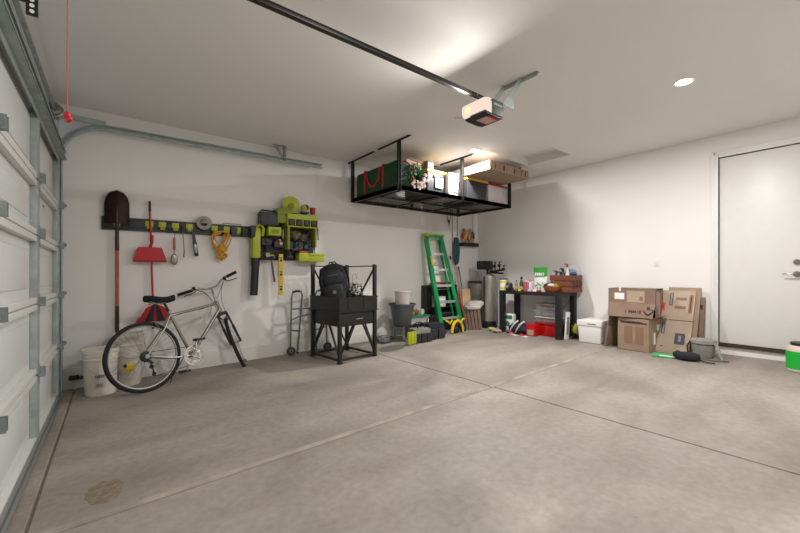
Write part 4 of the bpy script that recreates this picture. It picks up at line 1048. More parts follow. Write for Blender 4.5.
# ================================================================== WATER TREATMENT
x, y = 6.02, 5.06
t = T('brine_tank', 'tall grey brine tank with black lid in the corner', 'tank', (x, y, F(x, y)+.001))
MB().box((0, 0, .445), (.31, .31, .89), bev=.05).build('tank', m_bgrey, t); MB().box((0, 0, .905), (.33, .33, .04), bev=.015).build('lid', m_gplast, t)
x, y = 5.93, 4.74
t = T('water_softener', 'cylindrical grey water softener tank with black control head', 'water softener', (x, y, F(x, y)+.001))
MB().lathe([(0, 0), (.145, 0), (.15, .02), (.15, .13), (.14, .14)], n=32).build('base', m_bplast, t)
MB().lathe([(.138, .13), (.14, .14), (.14, .98), (.125, 1.03), (.07, 1.06), (0, 1.07)], n=36).build('tank', mat('brushed_tank_jacket', '989389', .35, .35, .05), t)
MB().bx(-.152, -.142, -.02, .02, .10, 1.02, .002).build('seam_strip', m_gplast, t)
MB().lathe([(.05, 1.05), (.055, 1.14), (.045, 1.17), (0, 1.17)], n=20).build('neck', m_bplast, t)
hd_ = MB().box((-.03, .08, 1.24), (.20, .26, .17), bev=.015).build('control_head', m_bplast, t)
MB().box((-.133, .08, 1.25), (.004, .14, .06)).build('display', m_gplast, hd_)
pv = MB().tube([(0, -.02, 1.12), (0, -.16, 1.12), (.02, -.24, 1.14), (.02, -.30, 1.14)], .022, 10).tube([(.05, -.02, 1.10), (.05, -.10, 1.09), (.08, -.28, 1.08)], .018, 10)
pv.build('bypass_pipes', m_bplast, t)
for yy, zz in ((-.14, 1.26), (-.25, 1.27), (-.35, 1.20)):
    MB().cyl((.01, yy, 1.12), (.01, yy, zz), .012, n=10).tube([(.01, yy-.0, zz), (-.02, yy-.02, zz+.03), (-.02, yy-.05, zz+.03)], .012, 8).cyl((.01, yy-.005, zz-.04), (.01, yy+.03, zz-.04), .028, n=14).build('valve', m_bplast, t)
# pipes / cords hanging behind and from the rack
for px, py0, py1, r, mm, l in ((452.5, 212, 300, .006, m_bgrey, 'thin grey conduit on the wall, left one beneath rack'), (457.5, 212, 236, .005, m_gplast, 'short dark cord hanging from the rack above the teal rope'), (473, 212, 238, .005, m_cloth, 'thin pale cable on the wall above the small shelf')):
    xx, z0 = A(px, py1, YA-.02); z1 = A(px, py0-5, YA-.02)[1]
    t = MB().cyl((0, 0, 0), (0, 0, z1-z0), r, n=8)
    for z in (0.02, (z1-z0)/2): t.box((0, .012, z), (.03, .012, .012))
    tag(t.build('conduit', mm), l, 'conduit', loc=(xx, YA-.02, z0))
# small wall shelf with brushes
x0, z0 = A(461, 246, YA-.06); x1, _ = A(476.5, 246, YA-.06)
sh_ = T('wall_shelf', 'small black wall shelf above the corner holding upright brushes', 'shelf', (x0, YA, z0))
WS = x1-x0
MB().bx(0, WS, -.12, -.001, 0, .02, .003).bx(0, WS, -.125, -.12, 0, .07, .002).bx(0, .008, -.12, -.001, 0, .07).bx(WS-.008, WS, -.12, -.001, 0, .07).build('tray', m_bplast, sh_)
rnd = random.Random(8)
cols = [m_redd, m_orange, m_wood, m_yel, m_redd, m_wood, m_bgrey, m_orange, m_woodb, m_gplast]
desc = ['dark red', 'orange', 'pale wood', 'yellow', 'dark red second', 'pale wood second', 'grey', 'orange second', 'brown', 'charcoal']
for i, mm in enumerate(cols):
    xx = x0+.05+(WS-.14)*i/9; hgt = rnd.uniform(.2, .36)
    side = 'leftmost' if i == 0 else ('rightmost' if i == 9 else f'between its neighbours')
    pos = ['at the left end of the small wall shelf', 'next to the leftmost brush on the shelf', 'left of the yellow brush on the small shelf', 'left of centre on the small black shelf', 'just right of the yellow brush on the shelf', 'at the centre of the small black shelf', 'just right of the shelf centre', 'right of the grey brush on the shelf', 'next to the charcoal brush on the shelf', 'at the right end of the small wall shelf'][i]
    t = T('paint_brush', f'{desc[i].replace(" second", "")} paint brush standing {pos}', 'brush', (xx, YA-.06, z0+.022), group='brushes on the small wall shelf')
    MB().cyl((0, 0, 0), (0, 0, hgt*.55), .012, .010, n=8).build('handle', m_wood if mm is not m_wood else m_woodb, t)
    MB().box((0, 0, hgt*.75), (.045, .022, hgt*.45), bev=.005).build('bristles', mm, t)
# teal rope bundle on hook
xx, zz = A(457, 238, YA-.08)
t = T('teal_rope', 'bundle of dark teal cord hanging beside the small shelf', 'rope', (xx, YA-.06, zz))
for k in range(6):
    tb = [(((.018+.009*k)*math.sin(a)), -.01*k+.03, -.24-.01*(k % 3)+(.24+.012*(k % 3))*math.cos(a)) for a in [2*PI*i/22 for i in range(22)]]
    MB().tube(tb, .016, 6, closed=True).build('loop', m_teal, t)
MB().cyl((0, .06, .0), (0, -.03, .0), .008).build('hook', m_galvd, t)
xx, zz = A(449, 214, YA-.05)
t = T('wire_hanger_tool', 'thin dark wire tool hanging from rack left of teal rope', 'tool', (xx, YA-.05, zz-.05))
MB().tube([(-.04, 0, .25), (-.05, 0, .0), (-.02, 0, -.10), (0, 0, -.22), (.02, 0, -.10), (.05, 0, 0), (.04, 0, .25)], .005, 6).build('wire', m_gplast, t); MB().blob((0, 0, -.1), .03, (1, .5, 1.3)).build('clasp', m_gplast, t)

# ================================================================== OVERHEAD RACK
RX0, RX1, RY0, RY1, RZ = 3.05, 5.50, 3.95, 5.17, 2.30
rk = T('overhead_rack', 'black steel overhead storage rack hung from ceiling in corner', 'rack', (RX0, RY0, RZ))
LX, LY = RX1-RX0, RY1-RY0
for nm, (a, b) in (('x', ((0, 0, .03), (LX, 0, .03))), ('x', ((0, LY, .03), (LX, LY, .03))), ('y', ((0, 0, .03), (0, LY, .03))), ('y', ((LX, 0, .03), (LX, LY, .03)))):
    MB().bar(a, b, .006, .06, up=(0, 0, 1) if 0 else None).bx(min(a[0], b[0])-(.0), max(a[0], b[0])+.0 if a[0] != b[0] else a[0]+.04*(1 if a[0] == 0 else -1), min(a[1], b[1]), max(a[1], b[1]) if a[1] != b[1] else a[1]+.04*(1 if a[1] == 0 else -1), 0, .004).bx(a[0]-.003, b[0]+.003, a[1]-.003, b[1]+.003, 0, .06).build('edge_rail', m_blackm, rk)
for xx in (LX/3, LX*2/3): MB().bx(xx-.02, xx+.02, 0, LY, .0, .022).build('cross_beam', m_blackm, rk)
MB().bx(0, LX, LY/2-.015, LY/2+.015, .0, .022).build('cross_beam', m_blackm, rk)
for hlf in range(2):
    wm = MB(); x0 = LX/2*hlf; 
    for i in range(int(LX/2/.075)+1): wm.cyl((x0+i*.075, 0, .026), (x0+i*.075, LY, .026), .0028, n=4, caps=False)
    for i in range(int(LY/.05)): wm.cyl((x0, i*.05, .030), (x0+LX/2, i*.05, .030), .0028, n=4, caps=False)
    wm.build('wire_deck', m_blackm, rk)
for x in (0, 1.24, LX):
    for y in (0, LY):
        p = MB().bx(x-.022, x+.022, y-.003, y+.003, 0, H-RZ-.004).bx(x-.022, x-.018, y-.02, y+.02, 0, H-RZ-.004).bx(x+.018, x+.022, y-.02, y+.02, 0, H-RZ-.004)
        p.build('post', m_blackm, rk)
        MB().bx(x-.02, x+.02, (y-.24) if y == 0 else y-.62, (y+.47) if y == 0 else y+.11, H-RZ-.006, H-RZ-.001).bx(x-.02, x-.017, (y-.24) if y == 0 else y-.62, (y+.47) if y == 0 else y+.11, H-RZ-.028, H-RZ-.001).build('ceiling_bar', m_blackm, rk)
ZT = RZ+.035
# duffel
t = T('duffel_bag', 'long green holiday storage bag with red straps on the rack', 'bag', (3.19, 4.56, ZT))
MB().box((0, 0, .20), (.23, 1.10, .40), bev=.05).build('body', m_fgreen, t)
for s in (-1, 1):
    MB().tube([(s*.10, -.545, .04), (s*.112, -.55, .20), (s*.10, -.545, .36), (0, -.55, .395)], .010, 6).build('piping', m_redd, t)
mr = mat('bright_red_webbing', 'c0211c', .7)
for s in (-1, 1):
    MB().tube([(s*.121, -.12, .38), (s*.126, -.10, .20), (s*.128, .0, .12), (s*.128, .12, .14), (s*.126, .20, .24), (s*.121, .24, .38)], .018, 8, flat=.4).build('strap', mr, t)
for yy in (-.2, .28): MB().bx(-.118, .118, yy-.02, yy+.02, .398, .404).bx(-.121, -.115, yy-.02, yy+.02, .06, .40).build('strap', mr, t)
MB().bx(-.01, .01, -.5, .5, .399, .405).build('zip', mr, t)
MB().box((0, -.551, .2), (.16, .006, .28)).build('end_panel', mat('dark_green_panel', '0b3318', .8), t)
# wreath
t = T('flower_wreath', 'artificial wreath of white flowers and red berries on the rack', 'wreath', (3.42, 4.01, ZT+.0), .1); t.scale = (.9, .6, .86)
def wreath():
    rnd = random.Random(4); lf = MB(); be = MB(); fl_ = MB()
    for i in range(420):
        a = rnd.uniform(0, 2*PI); rr = .16+rnd.uniform(-.07, .07); c = Vector((rr*math.cos(a)*.85, rnd.uniform(-.08, .08), .22+rr*math.sin(a)))
        d = Vector((rnd.uniform(-1, 1), rnd.uniform(-1, 1), rnd.uniform(-1, 1))).normalized()*.035; e = d.cross(Vector((rnd.random(), rnd.random(), rnd.random()))).normalized()*.014
        lf.quad(c-d, c-e, c+d, c+e)
    for i in range(12):
        a = rnd.uniform(0, 2*PI); rr = .16+rnd.uniform(-.06, .06); be.blob((rr*math.cos(a)*.85, -.08+rnd.uniform(-.02, .02), .22+rr*math.sin(a)), .015, n=7, m=5)
    for i in range(24):
        a = rnd.uniform(-2.6, .5); rr = .16+rnd.uniform(-.07, .08); c = Vector((rr*math.cos(a)*.95, -.09+rnd.uniform(-.02, .02), .22+rr*math.sin(a)))
        for k in range(5): b = 2*PI*k/5; fl_.blob(c+Vector((.017*math.cos(b), 0, .017*math.sin(b))), .013, (1, .5, 1), n=6, m=4)
    tr_ = lf.build('foliage', m_leaf, t); be.build('berries', m_redd, t); fl_.build('flowers', mat('blush_petals', 'a3948c', .8), t)
    MB().tube([(.16*.85*math.cos(a), 0, .22+.16*math.sin(a)) for a in [2*PI*i/24 for i in range(24)]], .02, 6, closed=True).build('wire_ring', m_brown, t)
wreath()
def tote(px0, px1, Yf, ln, h, label, mb, ml, grp=None, extras=None, lidh=.05):
    xa = A(px0, 180, Yf)[0]; xb = A(px1, 180, Yf)[0]; cx = (xa+xb)/2; w2 = (xb-xa)/2
    t = T('storage_tote', label, 'tote', (cx, Yf+ln/2, ZT), group=grp)
    b = MB().box((0, 0, h/2), (w2*2*.96, ln*.97, h), bev=.02, taper=(.90, .93)); b.build('tub', mb, t)
    MB().box((0, 0, h+lidh/2-.012), (w2*2, ln, lidh), bev=.012).box((0, 0, h+lidh-.008), (w2*1.7, ln*.86, .02), bev=.006).build('lid', ml, t)
    for s in (-1, 1): MB().box((0, s*ln*.49, h-.06), (w2*.8, .02, .04), bev=.006).build('handle', mb, t)
    return t, w2
tt, w2 = tote(427.5, 447.5, 4.09, .60, .355, 'dark grey tote with yellow lid near the wreath on rack', mat('dark_tote_plastic', '2c2d2f', .5), m_gold if 0 else mat('mustard_lid', 'c6a040', .45), 'lidded storage totes on the rack')
lab(MB().box((.03, -.302, .20), (.15, .006, .15)).build('label', m_paper, tt), 'white paper label')
tt2, _ = tote(467, 488.5, 4.01, .62, .345, 'dark grey tote with yellow lid under the big cardboard box', MATS['dark_tote_plastic'], MATS['mustard_lid'], 'lidded storage totes on the rack')
tt3, _ = tote(488.5, 508, 4.02, .62, .335, 'clear tote with red lid at right end of rack', mat('milky_clear_plastic', 'c9c2c2', .3, 0, .08, 5), mat('crimson_lid', 'a8242c', .45), 'lidded storage totes on the rack', lidh=.035)
MB().blob((0, -.27, .14), .1, (1.4, .4, 1), jit=.1, seed=2).build('contents', mat('pinkish_contents', 'b58f92', .8, 0, .3, 10), tt3) if 0 else None
# things on the first tote
zz = ZT+.405
x_ = 3.62
t = T('cardboard_carton', 'flat open cardboard carton on top of the wreath side tote', 'carton', (x_-.10, 4.40, zz+.0), rot=(0, 0, .2))
MB().bx(-.24, .24, -.22, .22, 0, .07, .003).build('carton', m_cardl, t); MB().bx(-.12, .10, -.223, -.22, .015, .05).build('print', m_printb, t)
MB().prism([(-.24, 0), (.24, 0), (.22, .06), (-.22, .06)], (0, -.22, .07), (1, 0, 0), (0, -.5, .3), (0, 0, .004)).build('flap', m_card, t)
t = T('brown_box', 'small brown box standing at the right of that carton', 'box', (3.79, 4.30, zz+.0), .1)
MB().bx(-.07, .07, -.16, .16, 0, .12, .003).build('carton', m_cardd, t); MB().bx(-.05, .05, -.162, -.16, .03, .09).build('label', m_paper, t)
# white picture box
xa, xb = A(449, 180, 4.02)[0], A(462, 180, 4.02)[0]
t = T('white_box', 'white box with black line drawing standing on the rack', 'box', ((xa+xb)/2, 4.32, ZT))
w2 = (xb-xa)/2
MB().box((0, 0, .19), (w2*2, .60, .38), bev=.006).build('carton', m_cloth, t)
dw = MB().tube([(-w2*.5, -.302, .26), (w2*.6, -.302, .24), (w2*.45, -.302, .08), (-w2*.3, -.302, .10)], .005, 5).tube([(w2*.0, -.302, .24), (w2*.3, -.302, .12), (-w2*.4, -.302, .14)], .008, 5).tube([(-w2*.6, -.302, .10), (w2*.5, -.302, .06)], .007, 5)
dw.build('line_drawing', m_print, t)
# big flat cardboard box
t = T('flat_cardboard_box', 'large flat cardboard box overhanging the right end of rack', 'box', (4.95, 4.10, 2.722))
MB().bx(-.50, .50, -.56, .54, 0, .135, .003).build('carton', m_card, t)
MB().bx(-.502, -.500, -.56, .54, .01, .12).build('side_label', mat('greyish_paper', '8f867f', .8), t)
for i, xx in enumerate((-.38, -.30, -.18, -.10, .10, .28, .40)): MB().bx(xx, xx+.02+.01*(i % 3), -.562, -.56, .025, .11).build('print', m_printb if i % 2 else m_print, t)
MB().bx(-.5, .5, -.02, .03, -.0015, -.0005).build('packing_tape', m_cardl, t)

# ================================================================== BLACK TABLE
TX0, TX1, TY0, TY1, TH = 5.65, 6.19, 3.10, 4.28, .845
f0 = F(5.9, 3.7)
tb = T('side_table', 'black rectangular table against the right wall, loaded with supplies', 'table', (TX0, TY0, f0))
lx, ly, hh = TX1-TX0, TY1-TY0, TH-f0
MB().bx(0, lx, 0, ly, hh-.06, hh, .003).build('table_top', m_black, tb)
for x in (0, lx-.085):
    for y in (0, ly-.085): MB().bx(x, x+.085, y, y+.085, -.02 if x == 0 else .0, hh-.06, .002).build('leg', m_black, tb)
def onT(name, label, cat, px, py, dep, parts, rz=0, group=None, z=TH):
    y, _ = B(px, py, TX0+dep); t = T(name, label, cat, (TX0+dep, y, z), rz, group)
    for nm, mb, m in parts: mb.build(nm, m, t)
    return t
onT('supplement_tub', 'round tub with yellow bands at left end of the table', 'tub', 503.5, 285, .12, [
    ('tub', MB().cyl((0, 0, 0), (0, 0, .19), .070, n=24), m_white), ('band', MB().cyl((0, 0, .13), (0, 0, .17), .071, n=24), mat('pale_yellow', 'd6c23a', .5)),
    ('band', MB().cyl((0, 0, .015), (0, 0, .06), .071, n=24), MATS.get('pale_yellow') or mat('pale_yellow', 'd6c23a', .5)), ('lid', MB().cyl((0, 0, .19), (0, 0, .22), .073, n=24), mat('purple_lid', '5a4a74', .5))])
onT('coffee_pot', 'black pot with round handle beside the yellow banded tub', 'pot', 509, 285, .10, [
    ('body', MB().lathe([(0, 0), (.05, 0), (.065, .04), (.062, .10), (.045, .14), (0, .145)], n=22), m_bplast), ('handle', MB().tube([(-.03, -.05, .12), (-.04, -.10, .11), (-.04, -.10, .05), (-.03, -.055, .03)], .008, 7), m_gplast), ('dial', MB().cyl((-.055, 0, .07), (-.066, 0, .07), .03, n=18), m_bgrey)])
onT('water_bottle', 'small brown capped bottle left of the tall green bottle', 'bottle', 516.5, 285, .10, [
    ('bottle', MB().lathe([(0, 0), (.026, 0), (.028, .01), (.028, .11), (.012, .15), (.012, .17), (0, .17)], n=16), mat('amber_bottle', '8f7340', .35)), ('cap', MB().cyl((0, 0, .165), (0, 0, .19), .015, n=12), m_redd), ('label', MB().cyl((0, 0, .03), (0, 0, .09), .029, n=16), m_cardl)])
onT('green_bottle', 'tall dark green bottle with black cap on the table', 'bottle', 521.5, 285, .12, [
    ('bottle', MB().lathe([(0, 0), (.034, 0), (.036, .01), (.036, .14), (.015, .19), (.015, .22), (0, .22)], n=16), mat('dark_green_bottle', '34482c', .3)), ('cap', MB().cyl((0, 0, .215), (0, 0, .25), .020, n=12), m_bplast), ('label', MB().cyl((0, 0, .02), (0, 0, .08), .037, n=16), mat('pale_yellow_green', 'b3b06a', .6))])
onT('red_can', 'dark pink cylinder can between green bottle and white carton', 'can', 526, 286, .08, [
    ('can', MB().cyl((0, 0, 0), (0, 0, .17), .036, n=20), mat('pink_red', 'b54a5a', .5)), ('lid', MB().cyl((0, 0, .17), (0, 0, .18), .032, n=20), m_white)])
onT('white_carton', 'white and pink carton just left of the green pouch', 'carton', 530.5, 286, .08, [
    ('carton', MB().box((0, 0, .085), (.07, .075, .17), bev=.004), mat('pinkish_white', 'd9c4cc', .6)), ('print', MB().box((-.036, .02, .10), (.002, .02, .12)), mat('magenta_print', '8a3a58', .6)), ('cap', MB().cyl((0, 0, .17), (0, 0, .19), .02), m_redd)])
for k, (px, mm, l) in enumerate(((512.5, m_bplast, 'small black jar at table front near the coffee pot'), (519.5, mat('pale_yellow', 'd6c23a', .5), 'small yellow tin at table front below green bottle'), (535, m_white, 'small white tube lying at the foot of the pouch'), (539, m_redd, 'small dark red packet at the foot of the pouch'))):
    onT('small_jar' if k < 2 else 'small_packet', l, 'jar' if k < 2 else 'packet', px, 288.5, .035, [('jar' if k < 2 else 'packet', MB().cyl((0, 0, 0), (0, 0, .045), .025, n=14) if k < 2 else MB().box((0, 0, .016), (.04, .08, .03), bev=.008), mm), ('lid', MB().cyl((0, 0, .045), (0, 0, .055), .026, n=14) if k < 2 else MB().box((0, .045, .016), (.025, .02, .02), bev=.004), m_gplast)])
# green pouch
y, _ = B(540.5, 286, TX0+.14)
t = T('fertiliser_pouch', 'green and white standing pouch in the middle of table', 'pouch', (TX0+.14, y, TH))
def pouch():
    g = MB(); w_ = MB(); rows = []
    def row(mb, z):
        th = .055*(1-z/.415)**.6 if z < .41 else .004; hw = .118+.012*z/.415
        return [mb.bm.verts.new((th*math.sin(2*PI*i/20)*-1, hw*math.cos(2*PI*i/20), z)) for i in range(20)]
    for mb, zs in ((w_, [0, .04, .10, .16, .22, .26]), (g, [.26, .31, .36, .40, .415])):
        pr = None
        for z in zs:
            r = row(mb, z)
            if pr: mb.skin(pr, r)
            else: mb.bm.faces.new(r[::-1])
            pr = r
        mb.bm.faces.new(pr)
    w_.build('lower_panel', mat('pouch_white', 'd3d8cf', .45), t); g.build('upper_panel', mat('pouch_green', '2f8a24', .45), t)
    lf = MB(); rnd = random.Random(3)
    for i in range(14): lf.blob((-.056+.02*(i//6)*.1, rnd.uniform(-.07, .07), .05+rnd.uniform(0, .12)), .016, (.3, 1, 1), n=7, m=5)
    lf.build('print', mat('pouch_print', '8d9c80', .6), t)
pouch()
text('ZERO', .062, m_white, t, (-.048, -.005, .295), '-x', sx=1.15, bold=.002, ex=.006)
text('ice melt', .03, m_slate, t, (-.062, 0, .19), '-x', ex=.004) if 0 else None
# terracotta bowl with odds and ends
y, _ = B(552, 290, TX0+.12)
t = T('terracotta_bowl', 'wide terracotta bowl of odds and ends on table front', 'bowl', (TX0+.12, y, TH+.001))
MB().lathe([(0, 0), (.075, 0), (.10, .02), (.145, .09), (.15, .10), (.138, .10), (.095, .03), (0, .02)], n=32).build('bowl', m_terra, t)
for i, (dx, dy, mm, nm, l, sz) in enumerate(((.0, .07, m_fabbl, 'cable_coil', 'dark coil of cable heaped at left in terracotta bowl', .06), (-.03, .0, m_cloth, 'paint_rag', 'pale rag in the middle of the terracotta bowl', .055), (.02, -.06, m_limed, 'garden_twine', 'olive twine ball at right in the terracotta bowl', .05), (.03, .02, m_woodb, 'brown_glove', 'brown bundle behind the rag in terracotta bowl', .06))):
    o = T(nm, l, nm.split('_')[-1], (TX0+.12+dx, y+dy, TH+.075)); MB().blob((0, 0, .03), sz, (1, 1, .75), jit=.2, seed=30+i).build('bundle', mm, o)
# crate
y0c = 3.0
t = T('wooden_crate', 'red brown wooden crate full of bottles on table right end', 'crate', (5.80, y0c, TH))
cw, cl, ch = .38, .36, .285
for z in (.002, .098, .194):
    MB().bx(0, .012, 0, cl, z, z+.086, .002).bx(cw-.012, cw, 0, cl, z, z+.086, .002).bx(.012, cw-.012, 0, .012, z, z+.086, .002).bx(.012, cw-.012, cl-.012, cl, z, z+.086, .002).build('slats', m_crate, t)
for a in (.013, cw-.035):
    for b in (.013, cl-.035): MB().bx(a, a+.022, b, b+.022, .002, ch).build('corner_post', m_crate, t)
MB().bx(.012, cw-.012, .012, cl-.012, 0, .008).build('bottom', m_crate, t)
text('FRUIT', .06, m_print, t, (.17, -.0005, .10), '-y', sx=.9) if 0 else None
for a_, b_ in ((.06, .12), (.17, .22), (.27, .32)): MB().bx(a_, b_, -.002, -.0, .05+a_*.1, .20).build('side_print', m_print, t)
for i, (dx, dy, hgt, r, mm, mc, l) in enumerate(((.08, .29, .30, .04, m_bplast, m_gplast, 'black spray bottle at the left end of wooden crate'), (.10, .19, .34, .045, m_gplast, m_bplast, 'charcoal bottle with pump near the left of wooden crate'), (.10, .11, .41, .030, m_offw, m_redd, 'tall white bottle with dark cap in middle of crate'), (.20, .28, .28, .04, m_dgrey, m_bplast, 'grey jar behind the black bottles in wooden crate'))):
    o = T('spray_bottle', l, 'bottle', (5.80+dx, y0c+dy, TH+.05))
    MB().lathe([(0, 0), (r, 0), (r, hgt*.65), (r*.4, hgt*.8), (r*.4, hgt*.9), (0, hgt*.9)], n=16).build('bottle', mm, o); MB().cyl((0, 0, hgt*.88), (0, 0, hgt), r*.5, n=12).bar((0, 0, hgt), (-.05, .02, hgt+.005), .02, .018).build('nozzle', mc, o)
o = T('blue_bag', 'blue and clear plastic bag bulging from the wooden crate', 'bag', (6.03, y0c+.12, TH+.26))
MB().blob((0, 0, .06), .09, (1.1, 1.0, .75), jit=.1, seed=3).build('blue_pack', m_blue, o); MB().blob((.02, -.01, .10), .12, (1.1, 1.1, .75), jit=.12, seed=6).build('clear_wrap', mat('thin_clear_film', 'e6e8ea', .15, alpha=.25), o)
# hanging strap at the table's right end
# under the table
UX = .13
def clear_bin(yc, wd, z0, h, label, mb, ml, cont=None, lidh=.02, grp='lidded bins stacked under the table'):
    t = T('lidded_bin', label, 'bin', (TX0+.30, yc, z0), group=grp)
    MB().box((0, 0, h/2), (.34, wd*.94, h), bev=.02, taper=(.9, .92)).build('tub', mb, t)
    MB().box((0, 0, h+lidh/2), (.36, wd, lidh), bev=.008).build('lid', ml, t)
    if cont: MB().blob((0, 0, h*.45), wd*.36, (.9, 1.1, .5*h/wd/.36*1.0), jit=.15, seed=5).build('contents', cont, t)
    return t
yc = (B(536, 320, TX0+.14)[0]+B(558, 320, TX0+.14)[0])/2; fz = F(5.9, 3.5)+.002
clear_bin(yc, .46, fz, .20, 'red plastic bin at the bottom of stack under table', m_clearr, mat('clear_red_lid', 'a01018', .3))
clear_bin(yc+.0, .47, fz+.222, .085, 'clear bin with red contents second from stack bottom', m_clear, mat('clear_lid', 'b5b0ae', .3), m_redp)
clear_bin(yc+.0, .47, fz+.330, .085, 'clear bin with pale lid second from stack top', m_clear, m_clear, m_bgrey)
clear_bin(yc+.03, .38, fz+.438, .09, 'small clear bin topmost of the stack under table', m_clear, MATS['clear_lid'], mat('pinkish_contents', 'b58f92', .8, 0, .3, 10))
yb = B(532, 330, TX0+.05)[0]
t = T('red_box', 'small red box with white front left of red bin', 'box', (TX0+.08, yb, F(5.7, 3.7)+.002)); MB().box((0, 0, .10), (.16, .17, .20), bev=.01).build('carton', m_red, t); MB().box((-.0815, 0, .06), (.003, .12, .09)).build('label', m_cardl, t)
yb = B(507.5, 325, TX0+.15)[0]
t = T('paper_bag', 'white and green paper bag beneath left side of table', 'bag', (TX0+.22, yb, F(5.8, 4.1)+.002), .15)
MB().box((0, 0, .16), (.12, .20, .32), bev=.02).build('bag', m_paper, t); MB().box((-.061, 0, .26), (.003, .16, .07)).blob((-.061, .02, .14), .05, (.08, 1, 1)).build('print', mat('print_green', '3a7a4c', .6), t)
# navy shoes / bag
yb = B(517, 330, TX0-.0)[0]
t = T('striped_bag', 'navy cloth bag with cream straps slumped under table', 'bag', (TX0+.08, yb, F(5.7, 3.95)+.002), .0)
MB().blob((0, 0, .095), .19, (.62, 1.1, .50), jit=.10, seed=7, sq=.85).build('body', mat('navy_cloth', '1c1c34', .8, 0, .2, 12), t)
for k in (-.06, .06): MB().tube([(-.07, k+.10, .01), (-.125, k+.04, .08), (-.11, k-.02, .18), (-.04, k-.06, .235)], .016, 6, flat=.4).build('strap', m_cloth, t)
MB().blob((-.08, .16, .03), .06, (1, 1.2, .5), jit=.1, seed=3).build('side_pouch', mat('purple_cloth', '6b4a7a', .8), t)
for k, (px, mm, l) in enumerate(((513, m_redp, 'pink slipper on floor at front of navy bag'), (523, m_redd, 'dark red slipper on floor in front of navy bag'))):
    yb2 = B(px, 335, TX0-.13)[0]; t = T('slipper', l, 'slipper', (TX0-.13, yb2, F(5.5, 4)+.002), 1.3); MB().box((0, 0, .008), (.20, .07, .014), bev=.006).build('sole', m_cloth, t); MB().blob((.04, 0, .02), .045, (1.1, .8, .6)).build('upper', mm, t)
for k, (px, py, mm, l) in enumerate(((497, 331, m_cardl, 'crumpled tan paper on floor left of the table leg'), (492, 329, mat('pale_yellow_green', 'b3b06a', .6), 'crumpled green packet on floor by the softener base'))):
    yb2 = B(px, py, TX0-.10+.1*k)[0]; t = MB().blob((0, 0, .035), .065, (1.1, 1.3, .5), jit=.25, seed=40+k).build('crumpled_paper', mm); tag(t, l, 'paper', loc=(TX0-.10+.1*k, yb2, F(5.6, 4.5)))
# white panel and green bag right of the table's front leg
t = T('white_board', 'narrow white panel standing by the table front leg', 'panel', (TX0+.12, 3.06, F(5.77, 3.05)+.002), rot=(0, math.radians(6), 0)); MB().bx(-.05, .06, -.01, .01, 0, .44, .002).build('panel', m_white, t); MB().bx(-.03, .04, -.0115, -.010, .08, .36).build('inset', m_bgrey, t)
t = T('garden_bag', 'olive and black bag between table and white foam box', 'bag', (6.02, 2.98, F(6, 3)+.002)); MB().blob((0, 0, .13), .14, (.9, .75, .95), jit=.1, seed=9, sq=.8).build('body', m_fabb, t); MB().blob((-.06, .0, .15), .10, (.8, .9, .9), jit=.2, seed=4).build('olive_pack', mat('olive_pack', '8d8f2e', .7, 0, .3, 10), t)

# ================================================================== FOAM BOX
y0, y1 = 2.50, 2.98
x_, y_ = 5.93, 2.68
t = T('foam_box', 'white foam cooler box with lid beside cardboard boxes', 'box', (x_, y_, F(x_, y_)+.001), math.radians(2))
MB().box((0, 0, .13), (.44, .34, .26), bev=.012, taper=(.92, .92)).build('tub', m_white, t)
MB().box((0, 0, .30), (.46, .365, .085), bev=.012).build('lid', m_white, t)
MB().bx(-.233, -.230, -.10, .02, .285, .30).build('embossed_mark', m_bgrey, t)

# ================================================================== CARDBOARD
def cbox(name, label, x, y, z, rz, lx, ly, lz, m, rot=None, flaps=(), cat='cardboard box', tape=True):
    t = T(name, label, cat, (x, y, z), rz, rot=rot)
    th = .006; b = MB()
    b.bx(-lx/2, lx/2, -ly/2, ly/2, 0, th).bx(-lx/2, -lx/2+th, -ly/2, ly/2, 0, lz).bx(lx/2-th, lx/2, -ly/2, ly/2, 0, lz).bx(-lx/2, lx/2, -ly/2, -ly/2+th, 0, lz).bx(-lx/2, lx/2, ly/2-th, ly/2, 0, lz)
    b.build('carton', m, t)
    return t
# lower printed box: front face towards -x
bx0 = 5.60
t = cbox('cardboard_box', 'printed cardboard box with open flaps, lowest of the pile', 5.80, 2.03, F(5.75, 2.05)+.001, math.radians(-3), .36, .40, .44, m_card)
MB().bx(-.185, -.1805, -.17, .16, .375, .39).bx(-.185, -.1805, -.10, .16, .395, .402).build('print', m_print, t)
for yy in (-.13, .01): MB().bx(-.1835, -.1805, yy, yy+.10, .10, .33).build('print', m_printb, t)
MB().bx(-.18, .18, -.21, -.20, .44, .445).prism([(0, 0), (.36, 0), (.33, .12), (.03, .12)], (-.18, -.20, .44), (1, 0, 0), (0, -.75, .35), (0, 0, .005)).build('flap', m_cardd, t)
MB().prism([(0, 0), (.40, 0), (.38, .12), (.02, .12)], (.18, -.20, .44), (0, 1, 0), (.5, 0, .7), (0, 0, .005)).build('flap', m_card, t)
MB().bx(-.05, .0, -.203, -.2003, .10, .26).bx(.05, .14, -.203, -.2003, .28, .36).build('label', m_paper, t)
# dark flattened carton leaning left of it
t = T('flattened_carton', 'dark flattened carton leaning left of the lower printed box', 'cardboard', (5.86, 2.40, F(5.8, 2.3)+.002), rot=(math.radians(10), math.radians(0), math.radians(-12))); MB().bx(-.20, .20, -.012, .0, 0, .47, .002).bx(-.20, .20, -.024, -.012, 0, .30, .002).build('sheet', m_cardd, t); MB().bx(-.05, .02, .0, .001, .05, .12).build('print', m_print, t)
